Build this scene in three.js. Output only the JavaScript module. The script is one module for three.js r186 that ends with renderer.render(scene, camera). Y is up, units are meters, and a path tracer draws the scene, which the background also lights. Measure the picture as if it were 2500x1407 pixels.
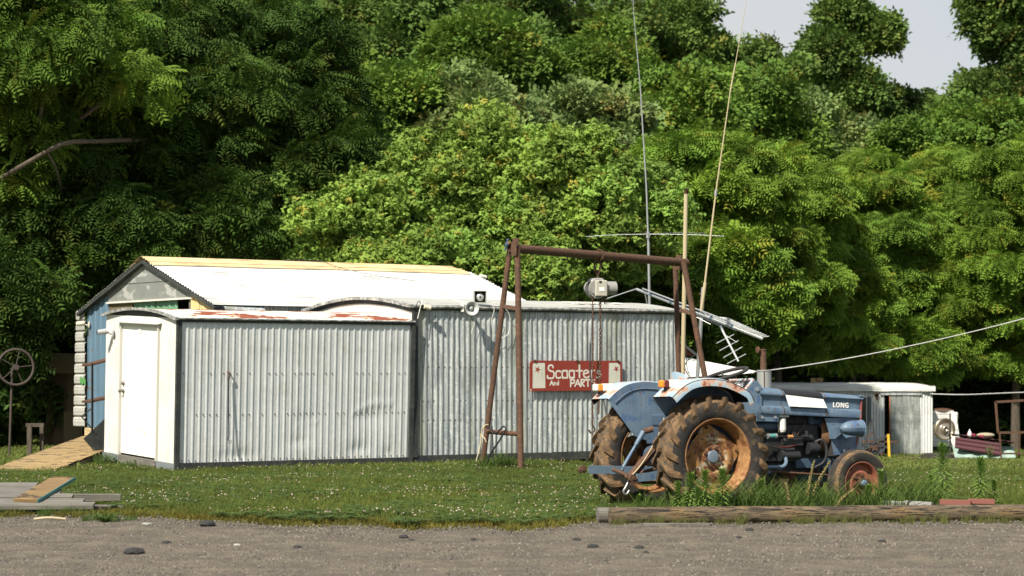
import * as THREE from 'three';
import { mergeGeometries } from 'three/addons/utils/BufferGeometryUtils.js';
import { RoundedBoxGeometry } from 'three/addons/geometries/RoundedBoxGeometry.js';
import { FontLoader } from 'three/addons/loaders/FontLoader.js';
import { TextGeometry } from 'three/addons/geometries/TextGeometry.js';

// ---------- camera, sky, sun, exposure ----------
const scene = new THREE.Scene();
const F = 5500, HOR = 905, EYE = 1.5;            // long lens in photo pixels, horizon row, eye height
const camera = new THREE.PerspectiveCamera(2 * Math.atan(HOR / F) * 180 / Math.PI, 2500 / (2 * HOR), 0.5, 900);
camera.setViewOffset(2500, 2 * HOR, 0, 0, 2500, 1407);
camera.position.set(0, EYE, 0);
camera.lookAt(0, EYE, -10);
camera.updateMatrixWorld(); camera.updateProjectionMatrix();
camera.focus = 28; camera.userData.fStop = 3;

const SUN = new THREE.Vector3(-0.37, 0.72, 0.59).normalize();
const sun = new THREE.DirectionalLight(new THREE.Color(1.0, 0.93, 0.80), 4.6);
sun.name = 'sun'; sun.position.copy(SUN).multiplyScalar(80).add(new THREE.Vector3(0, 0, -35)); sun.target.position.set(0, 0, -35);
sun.shadow.radius = 2.2; sun.castShadow = true; sun.shadow.mapSize.set(4096, 4096);
Object.assign(sun.shadow.camera, { left: -45, right: 45, top: 45, bottom: -45, near: 1, far: 200 });
scene.add(sun, sun.target);
{ // hazy summer sky: pale, even, with faint high cloud
  const W = 512, Hh = 256, data = new Float32Array(W * Hh * 4);
  const hash = (a, b) => { const s = Math.sin(a * 127.1 + b * 311.7) * 43758.5453; return s - Math.floor(s); };
  const vn = (x, y, per) => { const xi = Math.floor(x), yi = Math.floor(y), fx = x - xi, fy = y - yi, w = t => t * t * (3 - 2 * t), m = q => ((q % per) + per) % per;
    const a = hash(m(xi), yi), b = hash(m(xi + 1), yi), c = hash(m(xi), yi + 1), d = hash(m(xi + 1), yi + 1);
    return (a + (b - a) * w(fx)) * (1 - w(fy)) + (c + (d - c) * w(fx)) * w(fy); };
  for (let j = 0; j < Hh; j++) for (let i = 0; i < W; i++) {
    const el = (j + 0.5) / Hh * 180 - 90, e = Math.max(0, el) / 90;
    let n = 0, a = 0.5, q = 16; for (let o = 0; o < 4; o++) { n += a * vn(i / W * q, j / Hh * q * 1.6, q); a *= 0.5; q *= 2; }
    const c = Math.min(1, Math.max(0, (n - 0.36) * 3.2)), k = 0.43 * (1 - 0.22 * e);
    const b = [0.84 - 0.36 * e, 0.92 - 0.26 * e, 1.0], w = [1.0, 0.985, 0.955];
    const o = (j * W + i) * 4;
    for (let t = 0; t < 3; t++) data[o + t] = k * (b[t] * (1 - 0.75 * c) + w[t] * 0.75 * c);
    data[o + 3] = 1;
  }
  const t = new THREE.DataTexture(data, W, Hh, THREE.RGBAFormat, THREE.FloatType);
  t.mapping = THREE.EquirectangularReflectionMapping; t.magFilter = t.minFilter = THREE.LinearFilter; t.needsUpdate = true;
  scene.background = t; scene.environment = t; scene.environmentIntensity = 1;
}
const renderer = new THREE.WebGLRenderer({ antialias: true });
renderer.toneMapping = THREE.LinearToneMapping;
renderer.toneMappingExposure = 1.75;
renderer.shadowMap.enabled = true;

// ---------- helpers ----------
function RNG(s) { let a = (s * 2654435761) >>> 0; return () => { a = (a + 0x6D2B79F5) >>> 0; let t = a; t = Math.imul(t ^ (t >>> 15), t | 1); t ^= t + Math.imul(t ^ (t >>> 7), t | 61); return ((t ^ (t >>> 14)) >>> 0) / 4294967296; }; }
const V = (x, y, z) => new THREE.Vector3(x, y, z), R = d => d * Math.PI / 180, lerp = (a, b, t) => a + (b - a) * t;
const ss = (a, b, x) => { const t = Math.min(1, Math.max(0, (x - a) / (b - a))); return t * t * (3 - 2 * t); };
const P = (u, v, d) => V((u - 1250) / F * d, EYE - (v - HOR) / F * d, -d);   // where a sight line meets a distance
const hs = (a, b) => { const s = Math.sin(a * 127.1 + b * 311.7) * 43758.5453; return s - Math.floor(s); };
function vnoise(x, y, px = 1e9, py = 1e9) { const xi = Math.floor(x), yi = Math.floor(y), fx = x - xi, fy = y - yi, w = t => t * t * (3 - 2 * t), mx = q => ((q % px) + px) % px, my = q => ((q % py) + py) % py;
  const a = hs(mx(xi), my(yi)), b = hs(mx(xi + 1), my(yi)), c = hs(mx(xi), my(yi + 1)), d = hs(mx(xi + 1), my(yi + 1));
  return (a + (b - a) * w(fx)) * (1 - w(fy)) + (c + (d - c) * w(fx)) * w(fy); }
function fbm(x, y, px, py, oct = 4) { let n = 0, a = 0.5, s = 1; for (let o = 0; o < oct; o++) { n += a * vnoise(x * s + o * 17, y * s + o * 31, px * s, py * s); a *= 0.5; s *= 2; } return n / (1 - Math.pow(0.5, oct)); }
// a tiling texture: f(u, v) gives linear-ish sRGB 0..1 triples; metres = size of one tile
function tex(size, metres, f, srgb = true) {
  const d = new Uint8Array(size * size * 4);
  for (let j = 0; j < size; j++) for (let i = 0; i < size; i++) { const c = f(i / size, j / size), o = (j * size + i) * 4; for (let k = 0; k < 3; k++) d[o + k] = Math.max(0, Math.min(255, Math.round(c[k] * 255))); d[o + 3] = 255; }
  const t = new THREE.DataTexture(d, size, size, THREE.RGBAFormat); t.wrapS = t.wrapT = THREE.RepeatWrapping; t.magFilter = THREE.LinearFilter; t.minFilter = THREE.LinearMipmapLinearFilter; t.generateMipmaps = true;
  if (srgb) t.colorSpace = THREE.SRGBColorSpace; t.repeat.set(1 / metres, 1 / metres); t.needsUpdate = true; return t;
}
const mixc = (a, b, t) => [a[0] + (b[0] - a[0]) * t, a[1] + (b[1] - a[1]) * t, a[2] + (b[2] - a[2]) * t];
const mul = (a, k) => [a[0] * k, a[1] * k, a[2] * k];
const mat = (o) => new THREE.MeshStandardMaterial({ side: THREE.DoubleSide, roughness: 0.85, ...o });
const rgb = (r, g, b) => new THREE.Color().setRGB(r, g, b);     // linear

// geometry: every piece non-indexed with position, normal, uv in metres (box-mapped)
function prep(g, smooth = true) {
  g = g.index ? g.toNonIndexed() : g;
  for (const k of Object.keys(g.attributes)) if (!['position', 'normal', 'uv'].includes(k)) g.deleteAttribute(k);
  if (!g.attributes.normal) g.computeVertexNormals();
  return boxUV(g);
}
function boxUV(g) {
  const p = g.attributes.position, n = p.count, uv = new Float32Array(n * 2), a = V(), b = V(), c = V(), e = V(), f = V();
  for (let i = 0; i < n; i += 3) {
    a.fromBufferAttribute(p, i); b.fromBufferAttribute(p, i + 1); c.fromBufferAttribute(p, i + 2);
    e.subVectors(b, a); f.subVectors(c, a); e.cross(f); const ax = Math.abs(e.x), ay = Math.abs(e.y), az = Math.abs(e.z);
    for (let k = 0; k < 3; k++) { const q = k === 0 ? a : k === 1 ? b : c;
      const [u, v] = ay > ax && ay > az ? [q.x, q.z] : ax > az ? [q.z, q.y] : [q.x, q.y]; uv[(i + k) * 2] = u; uv[(i + k) * 2 + 1] = v; }
  }
  g.setAttribute('uv', new THREE.BufferAttribute(uv, 2)); return g;
}
const merge = gs => gs.length === 1 ? prep(gs[0]) : mergeGeometries(gs.map(g => prep(g)), false);
const box = (w, h, d, x = 0, y = 0, z = 0, ry = 0, rz = 0, rx = 0) => { const g = new THREE.BoxGeometry(w, h, d); if (rx || rz || ry) g.applyMatrix4(new THREE.Matrix4().makeRotationFromEuler(new THREE.Euler(rx, ry, rz, 'YXZ'))); return g.translate(x, y, z); };
const rbox = (w, h, d, r, x = 0, y = 0, z = 0, ry = 0, rz = 0) => { const g = new RoundedBoxGeometry(w, h, d, 2, r); if (rz || ry) g.applyMatrix4(new THREE.Matrix4().makeRotationFromEuler(new THREE.Euler(0, ry, rz, 'YXZ'))); return g.translate(x, y, z); };
function bar(a, b, r0, r1 = r0, seg = 8, open = false) { const d = V().subVectors(b, a), L = d.length(), g = new THREE.CylinderGeometry(r1, r0, L, seg, 1, open); g.translate(0, L / 2, 0); g.applyQuaternion(new THREE.Quaternion().setFromUnitVectors(V(0, 1, 0), d.normalize())); return g.translate(a.x, a.y, a.z); }
function beamBox(a, b, w, h) { const d = V().subVectors(b, a), L = d.length(), g = new THREE.BoxGeometry(w, L, h); g.translate(0, L / 2, 0); g.applyQuaternion(new THREE.Quaternion().setFromUnitVectors(V(0, 1, 0), d.normalize())); return g.translate(a.x, a.y, a.z); }
const tube = (pts, r, seg = 24, rad = 6) => new THREE.TubeGeometry(new THREE.CatmullRomCurve3(pts), seg, r, rad, false);
const cylz = (r, L, x, y, z, seg = 20, r2 = r) => new THREE.CylinderGeometry(r2, r, L, seg).rotateX(Math.PI / 2).translate(x, y, z);   // axis along z
const cylx = (r, L, x, y, z, seg = 16, r2 = r) => new THREE.CylinderGeometry(r2, r, L, seg).rotateZ(-Math.PI / 2).translate(x, y, z);
const cyly = (r, L, x, y, z, seg = 16, r2 = r) => new THREE.CylinderGeometry(r2, r, L, seg).translate(x, y, z);
function lathez(prof, seg = 40) { return new THREE.LatheGeometry(prof.map(([r, z]) => new THREE.Vector2(r, z)), seg).rotateX(Math.PI / 2); }  // profile [radius, z]
function prism(pts, depth, bevel = 0) { const s = new THREE.Shape(pts.map(p => new THREE.Vector2(p[0], p[1]))); return new THREE.ExtrudeGeometry(s, { depth, bevelEnabled: bevel > 0, bevelSize: bevel, bevelThickness: bevel, bevelSegments: 2, steps: 1 }); }
// grid surface from f(i, j) -> [x, y, z]
function sheet(ni, nj, f) {
  const pos = new Float32Array((ni + 1) * (nj + 1) * 3), idx = [];
  for (let j = 0; j <= nj; j++) for (let i = 0; i <= ni; i++) { const p = f(i, j), o = (j * (ni + 1) + i) * 3; pos[o] = p[0]; pos[o + 1] = p[1]; pos[o + 2] = p[2]; }
  for (let j = 0; j < nj; j++) for (let i = 0; i < ni; i++) { const a = j * (ni + 1) + i, b = a + 1, c = a + ni + 1, d = c + 1; idx.push(a, b, d, a, d, c); }
  const g = new THREE.BufferGeometry(); g.setAttribute('position', new THREE.BufferAttribute(pos, 3)); g.setIndex(idx); g.computeVertexNormals(); return g;
}
const taken = {};
function numbered(n) { taken[n] = (taken[n] ?? -1) + 1; return taken[n] ? `${n}_${String(taken[n]).padStart(3, '0')}` : n; }
function obj(name, geos, m, parent) { const o = new THREE.Mesh(merge(Array.isArray(geos) ? geos : [geos]), m); o.name = parent ? name : numbered(name); o.castShadow = o.receiveShadow = true; (parent ?? scene).add(o); return o; }
function tag(o, label, category, group) { o.userData.label = label; o.userData.category = category; if (group) o.userData.group = group; return o; }
function thing(name, label, category, pos = V(), ry = 0, group) { const o = new THREE.Group(); o.name = numbered(name); o.position.copy(pos); o.rotation.order = 'YXZ'; o.rotation.y = ry; scene.add(o); return tag(o, label, category, group); }
function struct(name, geos, m) { const o = obj(name, geos, m); o.userData.kind = 'structure'; return o; }
function scatter(name, geo, m, places, parent, colors) {
  const o = new THREE.InstancedMesh(prep(geo), m, places.length); o.name = parent ? name : numbered(name); o.userData.kind = 'stuff'; o.castShadow = o.receiveShadow = true;
  for (let i = 0; i < places.length; i++) { o.setMatrixAt(i, places[i]); if (colors) o.setColorAt(i, colors[i]); }
  (parent ?? scene).add(o); return o;
}
const placeM = (() => { const q = new THREE.Quaternion(), e = new THREE.Euler(), s = V(), p = V(); return (x, y, z, rx, ry, rz, sx, sy = sx, sz = sx) => new THREE.Matrix4().compose(p.set(x, y, z), q.setFromEuler(e.set(rx, ry, rz, 'YXZ')), s.set(sx, sy, sz)); })();
// ---------- materials ----------
const T = {};
T.panel = tex(512, 1.6, (u, v) => { const st = fbm(u * 60, v * 3, 60, 3), g = fbm(u * 8, v * 8, 8, 8), fine = fbm(u * 120, v * 40, 120, 40, 2); let c = mixc([0.73, 0.745, 0.745], [0.83, 0.835, 0.825], st * 0.7 + g * 0.3); c = mixc(c, [0.60, 0.58, 0.52], Math.max(0, g - 0.56) * 1.8 * st); return mul(c, 0.95 + 0.1 * fine); });
T.galv = tex(1024, 1.9, (u, v) => { const st = fbm(u * 90, v * 5, 90, 5), st2 = fbm(u * 190 + 7, v * 9, 190, 9, 3), b = fbm(u * 7, v * 4, 7, 4), sp = fbm(u * 60, v * 60, 60, 60, 3), m = fbm(u * 14 + 3, v * 1, 14, 1, 3);
  let c = mixc([0.47, 0.505, 0.515], [0.79, 0.795, 0.78], Math.min(1, Math.max(0, (st * 0.5 + st2 * 0.5 - 0.26) * 2.0)));
  c = mixc(c, [0.82, 0.82, 0.79], Math.max(0, sp - 0.55) * 2.2); c = mixc(c, [0.41, 0.43, 0.33], Math.min(0.55, Math.max(0, m - 0.58) * 3.2 * (0.4 + st)) ); return mul(c, 0.86 + 0.28 * b); });
T.whitepaint = tex(256, 1.2, (u, v) => { const st = fbm(u * 24, v * 3, 24, 3), g = fbm(u * 7, v * 7, 7, 7); return mixc([0.84, 0.825, 0.79], [0.75, 0.735, 0.69], Math.max(0, st * 0.6 + g * 0.4 - 0.42) * 2); });
T.roofwhite = tex(512, 3, (u, v) => { const st = fbm(u * 3, v * 120, 3, 120), g = fbm(u * 6, v * 6, 6, 6), k = Math.max(0, st - 0.55) * 4.2 * (0.1 + g); return mixc([0.86, 0.855, 0.84], [0.42, 0.40, 0.36], Math.min(1, k)); });
T.roofcream = tex(512, 2.2, (u, v) => { const st = fbm(u * 5, v * 40, 5, 40), g = fbm(u * 9, v * 9, 9, 9); let c = mixc([0.90, 0.80, 0.62], [0.80, 0.70, 0.52], g); return mixc(c, [0.40, 0.34, 0.25], Math.min(0.85, Math.max(0, st - 0.52) * 4.5 * g)); });
T.roofrust = tex(512, 2.3, (u, v) => { const n = fbm(u * 9, v * 14, 9, 14, 4), g = fbm(u * 30, v * 30, 30, 30, 3), st = fbm(u * 2 + 9, v * 6, 2, 6, 2); const k = n * 0.75 + st * 0.45; let c = [0.86, 0.855, 0.84]; c = mixc(c, [0.80, 0.70, 0.55], ss(0.545, 0.60, k)); c = mixc(c, mixc([0.46, 0.21, 0.13], [0.60, 0.33, 0.20], g), ss(0.59, 0.615, k)); return c; });
T.greyroof = tex(512, 2.4, (u, v) => { const st = fbm(u * 5, v * 30, 5, 30), g = fbm(u * 10, v * 10, 10, 10); return mixc([0.55, 0.55, 0.53], [0.76, 0.76, 0.73], st * 0.5 + g * 0.5); });
T.tar = tex(256, 0.8, (u, v) => { const g = fbm(u * 20, v * 20, 20, 20), k = fbm(u * 6, v * 30, 6, 30); return mixc([0.36, 0.36, 0.355], [0.74, 0.74, 0.72], Math.min(1, Math.max(0, k * 0.6 + g * 0.6 - 0.36) * 2.0)); });
T.dark = tex(256, 0.9, (u, v) => { const g = fbm(u * 20, v * 20, 20, 20), k = fbm(u * 5, v * 5, 5, 5); return mixc([0.13, 0.15, 0.155], [0.30, 0.305, 0.28], g * k * 1.6); });
T.rust = tex(256, 0.5, (u, v) => { const g = fbm(u * 12, v * 12, 12, 12), k = fbm(u * 40, v * 40, 40, 40, 2), st = fbm(u * 20, v * 2, 20, 2); let c = mixc([0.30, 0.21, 0.16], [0.47, 0.32, 0.22], g); c = mixc(c, [0.22, 0.185, 0.16], st * 0.5); return mul(c, 0.8 + 0.4 * k); });
T.rim = tex(512, 0.55, (u, v) => { const g = fbm(u * 7, v * 7, 7, 7), k = fbm(u * 34, v * 34, 34, 34, 3), h = fbm(u * 11 + 5, v * 11, 11, 11); let c = mixc([0.50, 0.35, 0.205], [0.66, 0.51, 0.335], g); c = mixc(c, [0.45, 0.27, 0.15], ss(0.45, 0.72, h) * 0.8); return mul(c, 0.84 + 0.32 * k); });
T.disc = tex(512, 0.55, (u, v) => { const g = fbm(u * 6, v * 6, 6, 6), k = fbm(u * 34, v * 34, 34, 34, 3), h = fbm(u * 10 + 5, v * 10, 10, 10); let c = mixc([0.56, 0.53, 0.45], [0.66, 0.60, 0.49], k); c = mixc(c, [0.58, 0.42, 0.24], ss(0.36, 0.55, g)); c = mixc(c, [0.42, 0.26, 0.15], ss(0.5, 0.66, h)); return mul(c, 0.86 + 0.28 * k); });
T.tread = tex(512, 0.6, (u, v) => { const g = fbm(u * 8, v * 8, 8, 8), k = fbm(u * 40, v * 40, 40, 40, 3), h = fbm(u * 16 + 5, v * 16, 16, 16); let c = mixc([0.29, 0.235, 0.175], [0.47, 0.365, 0.245], Math.min(1, g * 1.2)); c = mixc(c, [0.27, 0.25, 0.22], ss(0.56, 0.72, h)); return mul(c, 0.8 + 0.4 * k); });
T.rubber = tex(256, 0.5, (u, v) => { const g = fbm(u * 8, v * 8, 8, 8), k = fbm(u * 50, v * 50, 50, 50, 2); return mul(mixc([0.155, 0.145, 0.135], [0.30, 0.255, 0.20], ss(0.45, 0.8, g)), 0.85 + 0.3 * k); });
T.blue = tex(512, 0.9, (u, v) => { const g = fbm(u * 6, v * 6, 6, 6), k = fbm(u * 50, v * 50, 50, 50, 3), sp = fbm(u * 32 + 3, v * 32, 32, 32, 3), st = fbm(u * 40, v * 4, 40, 4); let c = mixc([0.28, 0.365, 0.455], [0.43, 0.50, 0.555], g * 0.75 + st * 0.3); c = mixc(c, [0.23, 0.34, 0.52], ss(0.6, 0.75, fbm(u * 13, v * 9, 13, 9)) * 0.5); c = mixc(c, [0.36, 0.24, 0.16], ss(0.775, 0.80, sp)); return mul(c, 0.93 + 0.14 * k); });
T.fender = tex(512, 0.7, (u, v) => { const g = fbm(u * 5, v * 5, 5, 5), k = fbm(u * 22, v * 22, 22, 22, 4), h = fbm(u * 7 + 4, v * 7 + 2, 7, 7, 4); let c = mixc([0.50, 0.60, 0.68], [0.66, 0.73, 0.77], g); c = mixc(c, [0.74, 0.71, 0.65], ss(0.46, 0.62, h) * 0.7); c = mixc(c, [0.70, 0.47, 0.37], ss(0.54, 0.66, h) * (0.4 + 0.5 * k)); c = mixc(c, [0.50, 0.28, 0.18], ss(0.66, 0.74, h * 0.6 + k * 0.42)); return c; });
T.log = tex(512, 1.1, (u, v) => { const st = fbm(u * 5, v * 80, 5, 80), st2 = fbm(u * 10, v * 160, 10, 160, 3), g = fbm(u * 4, v * 7, 4, 7); let c = mixc([0.24, 0.20, 0.155], [0.52, 0.455, 0.36], st * 0.6 + st2 * 0.4); c = mixc(c, [0.46, 0.36, 0.22], ss(0.5, 0.7, g) * 0.6); c = mixc(c, [0.17, 0.145, 0.12], ss(0.54, 0.70, fbm(u * 3 + 4, v * 9, 3, 9)) * 0.75); return mixc(c, [0.11, 0.095, 0.08], ss(0.58, 0.66, st2) ); });
T.plank = tex(512, 1.0, (u, v) => { const st = fbm(u * 4, v * 70, 4, 70), g = fbm(u * 5, v * 5, 5, 5); let c = mixc([0.46, 0.38, 0.25], [0.71, 0.60, 0.41], st * 0.6 + g * 0.4); return mixc(c, [0.30, 0.25, 0.19], ss(0.58, 0.72, fbm(u * 9, v * 14, 9, 14))); });
T.greywood = tex(512, 0.9, (u, v) => { const st = fbm(u * 4, v * 80, 4, 80), g = fbm(u * 5, v * 5, 5, 5); return mixc([0.26, 0.25, 0.23], [0.56, 0.54, 0.50], st * 0.7 + g * 0.3); });
T.turf = tex(512, 2.7, (u, v) => { const g = fbm(u * 6, v * 6, 6, 6), k = fbm(u * 60, v * 60, 60, 60, 3), h = fbm(u * 17 + 5, v * 17, 17, 17); let c = mixc([0.28, 0.32, 0.13], [0.41, 0.44, 0.19], g * 0.6 + k * 0.5); return mixc(c, [0.36, 0.30, 0.20], ss(0.56, 0.72, h) * 0.7); });
T.gravel = tex(1024, 1.7, (u, v) => { const k = fbm(u * 110, v * 110, 110, 110, 3), g = fbm(u * 9, v * 9, 9, 9), p = vnoise(u * 160, v * 160, 160, 160); let c = mixc([0.33, 0.295, 0.25], [0.60, 0.54, 0.455], k); c = mixc(c, [0.62, 0.57, 0.49], ss(0.84, 0.97, p)); c = mixc(c, [0.22, 0.215, 0.21], ss(0.1, 0.02, p)); return mul(c, 0.57 + 0.36 * g); });
T.gravelbump = tex(512, 0.85, (u, v) => { const k = fbm(u * 70, v * 70, 70, 70, 3); return [k, k, k]; }, false);
T.bark = tex(256, 0.7, (u, v) => { const st = fbm(u * 30, v * 5, 30, 5), g = fbm(u * 8, v * 8, 8, 8); return mixc([0.20, 0.17, 0.14], [0.43, 0.39, 0.34], st * 0.7 + g * 0.3); });
T.bluewall = tex(512, 1.8, (u, v) => { const st = fbm(u * 50, v * 3, 50, 3), g = fbm(u * 8, v * 8, 8, 8), sp = fbm(u * 30, v * 30, 30, 30, 3); let c = mixc([0.28, 0.39, 0.47], [0.39, 0.49, 0.56], st * 0.6 + g * 0.4); return mixc(c, [0.40, 0.33, 0.27], ss(0.73, 0.8, sp)); });
T.gable = tex(512, 1.7, (u, v) => { const g = fbm(u * 5, v * 6, 5, 6), h = fbm(u * 9 + 3, v * 15, 9, 15); let c = mixc([0.44, 0.45, 0.435], [0.53, 0.54, 0.52], g); return mixc(c, [0.66, 0.66, 0.645], ss(0.56, 0.68, h) * 0.85); });
T.signred = null;
const M = {
  panel: mat({ map: T.panel, roughness: 0.5, metalness: 0.0 }), galv: mat({ map: T.galv, roughness: 0.55, metalness: 0.12 }),
  white: mat({ map: T.whitepaint, roughness: 0.55 }), roofwhite: mat({ map: T.roofwhite, roughness: 0.55 }), roofcream: mat({ map: T.roofcream, roughness: 0.6 }),
  roofrust: mat({ map: T.roofrust, roughness: 0.65 }), greyroof: mat({ map: T.greyroof, roughness: 0.7 }), tar: mat({ map: T.tar, roughness: 0.9 }), dark: mat({ map: T.dark, roughness: 0.8 }),
  rust: mat({ map: T.rust, roughness: 0.8, metalness: 0.15 }), disc: mat({ map: T.disc, roughness: 0.75, metalness: 0.1 }), rim: mat({ map: T.rim, roughness: 0.75, metalness: 0.1 }), tread: mat({ map: T.tread, roughness: 0.95 }), rubber: mat({ map: T.rubber, roughness: 0.9 }),
  blue: mat({ map: T.blue, roughness: 0.5 }), fender: mat({ map: T.fender, roughness: 0.55 }), log: mat({ map: T.log, roughness: 0.95 }), plank: mat({ map: T.plank, roughness: 0.9 }), greywood: mat({ map: T.greywood, roughness: 0.95 }),
  turf: mat({ map: T.turf, roughness: 1 }), gravel: mat({ map: T.gravel, roughness: 1, bumpMap: T.gravelbump, bumpScale: 0.012 }), bark: mat({ map: T.bark, roughness: 1 }),
  greasy: mat({ color: rgb(0.014, 0.015, 0.017), roughness: 0.6 }), stripgrey: mat({ map: T.greyroof, roughness: 0.6 }), bluewall: mat({ map: T.bluewall, roughness: 0.6 }), gable: mat({ map: T.gable, roughness: 0.6 }),
  black: mat({ color: rgb(0.012, 0.012, 0.013), roughness: 0.6 }), soot: mat({ color: rgb(0.03, 0.028, 0.026), roughness: 0.85 }), steel: mat({ color: rgb(0.42, 0.43, 0.43), roughness: 0.42, metalness: 0.7 }), alu: mat({ color: rgb(0.62, 0.63, 0.62), roughness: 0.38, metalness: 0.6 }),
  paper: mat({ color: rgb(0.82, 0.80, 0.74), roughness: 0.6 }), cream: mat({ color: rgb(0.62, 0.56, 0.42), roughness: 0.7 }), plasticwhite: mat({ color: rgb(0.72, 0.71, 0.66), roughness: 0.45 }), amber: mat({ color: rgb(0.75, 0.24, 0.02), roughness: 0.3 }), ruby: mat({ color: rgb(0.12, 0.02, 0.015), roughness: 0.3 }),
  darkblue: mat({ color: rgb(0.045, 0.075, 0.12), roughness: 0.6 }), engine: mat({ color: rgb(0.03, 0.04, 0.052), roughness: 0.7 }), green: mat({ color: rgb(0.12, 0.26, 0.16), roughness: 0.6 }), yellow: mat({ color: rgb(0.62, 0.47, 0.22), roughness: 0.6 }), yellowpaint: mat({ color: rgb(0.66, 0.42, 0.03), roughness: 0.5 }),
  tan: mat({ color: rgb(0.145, 0.11, 0.055), roughness: 0.75 }), brown: mat({ color: rgb(0.065, 0.048, 0.042), roughness: 0.9 }), maroon: mat({ color: rgb(0.085, 0.030, 0.036), roughness: 0.45 }), tarp: mat({ color: rgb(0.26, 0.36, 0.32), roughness: 0.7 }), brick: mat({ color: rgb(0.19, 0.072, 0.055), roughness: 0.95 }), concrete: mat({ color: rgb(0.27, 0.27, 0.25), roughness: 0.95 }),
  bronze: mat({ color: rgb(0.16, 0.14, 0.11), roughness: 0.4, metalness: 0.6 }), driftwood: mat({ map: T.plank, color: rgb(0.62, 0.58, 0.56), roughness: 0.95 }), pole: mat({ color: rgb(0.40, 0.33, 0.20), roughness: 0.7 }), fronthub: mat({ color: rgb(0.26, 0.085, 0.05), roughness: 0.75 }), asphalt: mat({ color: rgb(0.026, 0.025, 0.024), roughness: 0.95 }), stone: mat({ color: rgb(0.34, 0.32, 0.28), roughness: 0.95 }), caulk: mat({ color: rgb(0.75, 0.73, 0.66), roughness: 0.7 }), cable: mat({ color: rgb(0.55, 0.55, 0.54), roughness: 0.6 }), grime: mat({ color: rgb(0.07, 0.065, 0.055), roughness: 1 }), redroof: mat({ color: rgb(0.33, 0.075, 0.045), roughness: 0.7 }), glass: mat({ color: rgb(0.03, 0.035, 0.035), roughness: 0.08 }), rope: mat({ color: rgb(0.45, 0.38, 0.24), roughness: 0.95 })
};
M.rubbermud = M.rubber;
// ---------- ground, road ----------
function gy(x, d) {
  let y = -0.75 * ss(28, 60, d) * ss(0.8, 6.5, x);
  y += 0.18 * Math.max(0, Math.min(d, 96) - 64) * ss(62, 76, d);
  y -= 0.05 * Math.exp(-(((x - 2.6) / 1.7) ** 2 + ((d - 23.9) / 1.3) ** 2));
  y += 0.03 * (vnoise(x * 0.7 + 40, d * 0.7 + 9) - 0.5);
  return y;
}
const edgeD = x => 21.25 + 1.35 * ss(0, -4.2, x) + 1.1 * (vnoise(x * 0.9 + 30, 3) - 0.5) + 0.6 * (vnoise(x * 3.1 + 30, 8) - 0.5) + 0.55 * ss(0.5, 1.1, x) + 0.6 * ss(0.9, 5, x);   // where grass gives way to gravel
{
  const xs = [], ds = [];
  for (let x = -150; x < -20; x += 10) xs.push(x); for (let x = -20; x < 20; x += 0.4) xs.push(x); for (let x = 20; x <= 150; x += 10) xs.push(x);
  for (let d = -60; d < 10; d += 5) ds.push(d); for (let d = 10; d < 66; d += 0.4) ds.push(d); for (let d = 66; d <= 260; d += 6) ds.push(d);
  const g = sheet(xs.length - 1, ds.length - 1, (i, j) => [xs[i], gy(xs[i], ds[j]), -ds[j]]);
  struct('ground', g, M.turf);
  const rx = []; for (let x = -40; x <= 40; x += 0.16) rx.push(x);
  const rows = [0, 0.12, 0.25, 0.4, 0.6, 0.8, 1, 1.3, 1.6, 2, 2.4, 2.8, 3.2, 3.6, 4, 4.5, 5, 5.5, 6, 7, 8, 10, 14, 20, 30];
  struct('gravel_road', sheet(rx.length - 1, rows.length - 1, (i, j) => { const d = edgeD(rx[i]) - rows[j]; return [rx[i], gy(rx[i], d) + 0.006 + 0.012 * ss(0, 1, rows[j]) + 0.012 * (vnoise(rx[i] * 5, d * 5) - 0.5) * ss(0, 1, rows[j]), -d]; }), M.gravel);
}
// ---------- the sheds and the barn (all set at the same angle) ----------
const TH = R(34.8);
// a ribbed sheet in the plane z = 0, ribs upright (along y); rib(x) gives depth, dent(x, y) extra depth
function ribbed(x0, x1, y0, y1, pitch, rib, ny = 1, dent = null, per = 8, topf = null) {
  const n = Math.max(2, Math.round((x1 - x0) / pitch * per));
  return sheet(n, ny, (i, j) => { const x = lerp(x0, x1, i / n), yt = topf ? topf(x) : y1, y = lerp(y0, yt, j / ny); return [x, y, rib(x) + (dent ? dent(x, y) : 0)]; });
}
const trap = (p, h) => x => { const t = ((x / p) % 1 + 1) % 1; return h * (ss(0.30, 0.40, t) - ss(0.60, 0.70, t)) + h * 0.25 * (ss(0.06, 0.09, t) - ss(0.11, 0.14, t)) + h * 0.25 * (ss(0.86, 0.89, t) - ss(0.91, 0.94, t)); };
const wave = (p, h) => x => h * 0.5 * (1 + Math.sin(x / p * 2 * Math.PI));
const arch = (z, W, y0, rise, k = 2.2) => y0 + rise * (1 - Math.pow(Math.abs(z / W + 0.5) * 2, k));
const endPanel = (g, x) => g.rotateY(-Math.PI / 2).translate(x, 0, 0);      // x -> z (toward the front), plane faces -x

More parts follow.
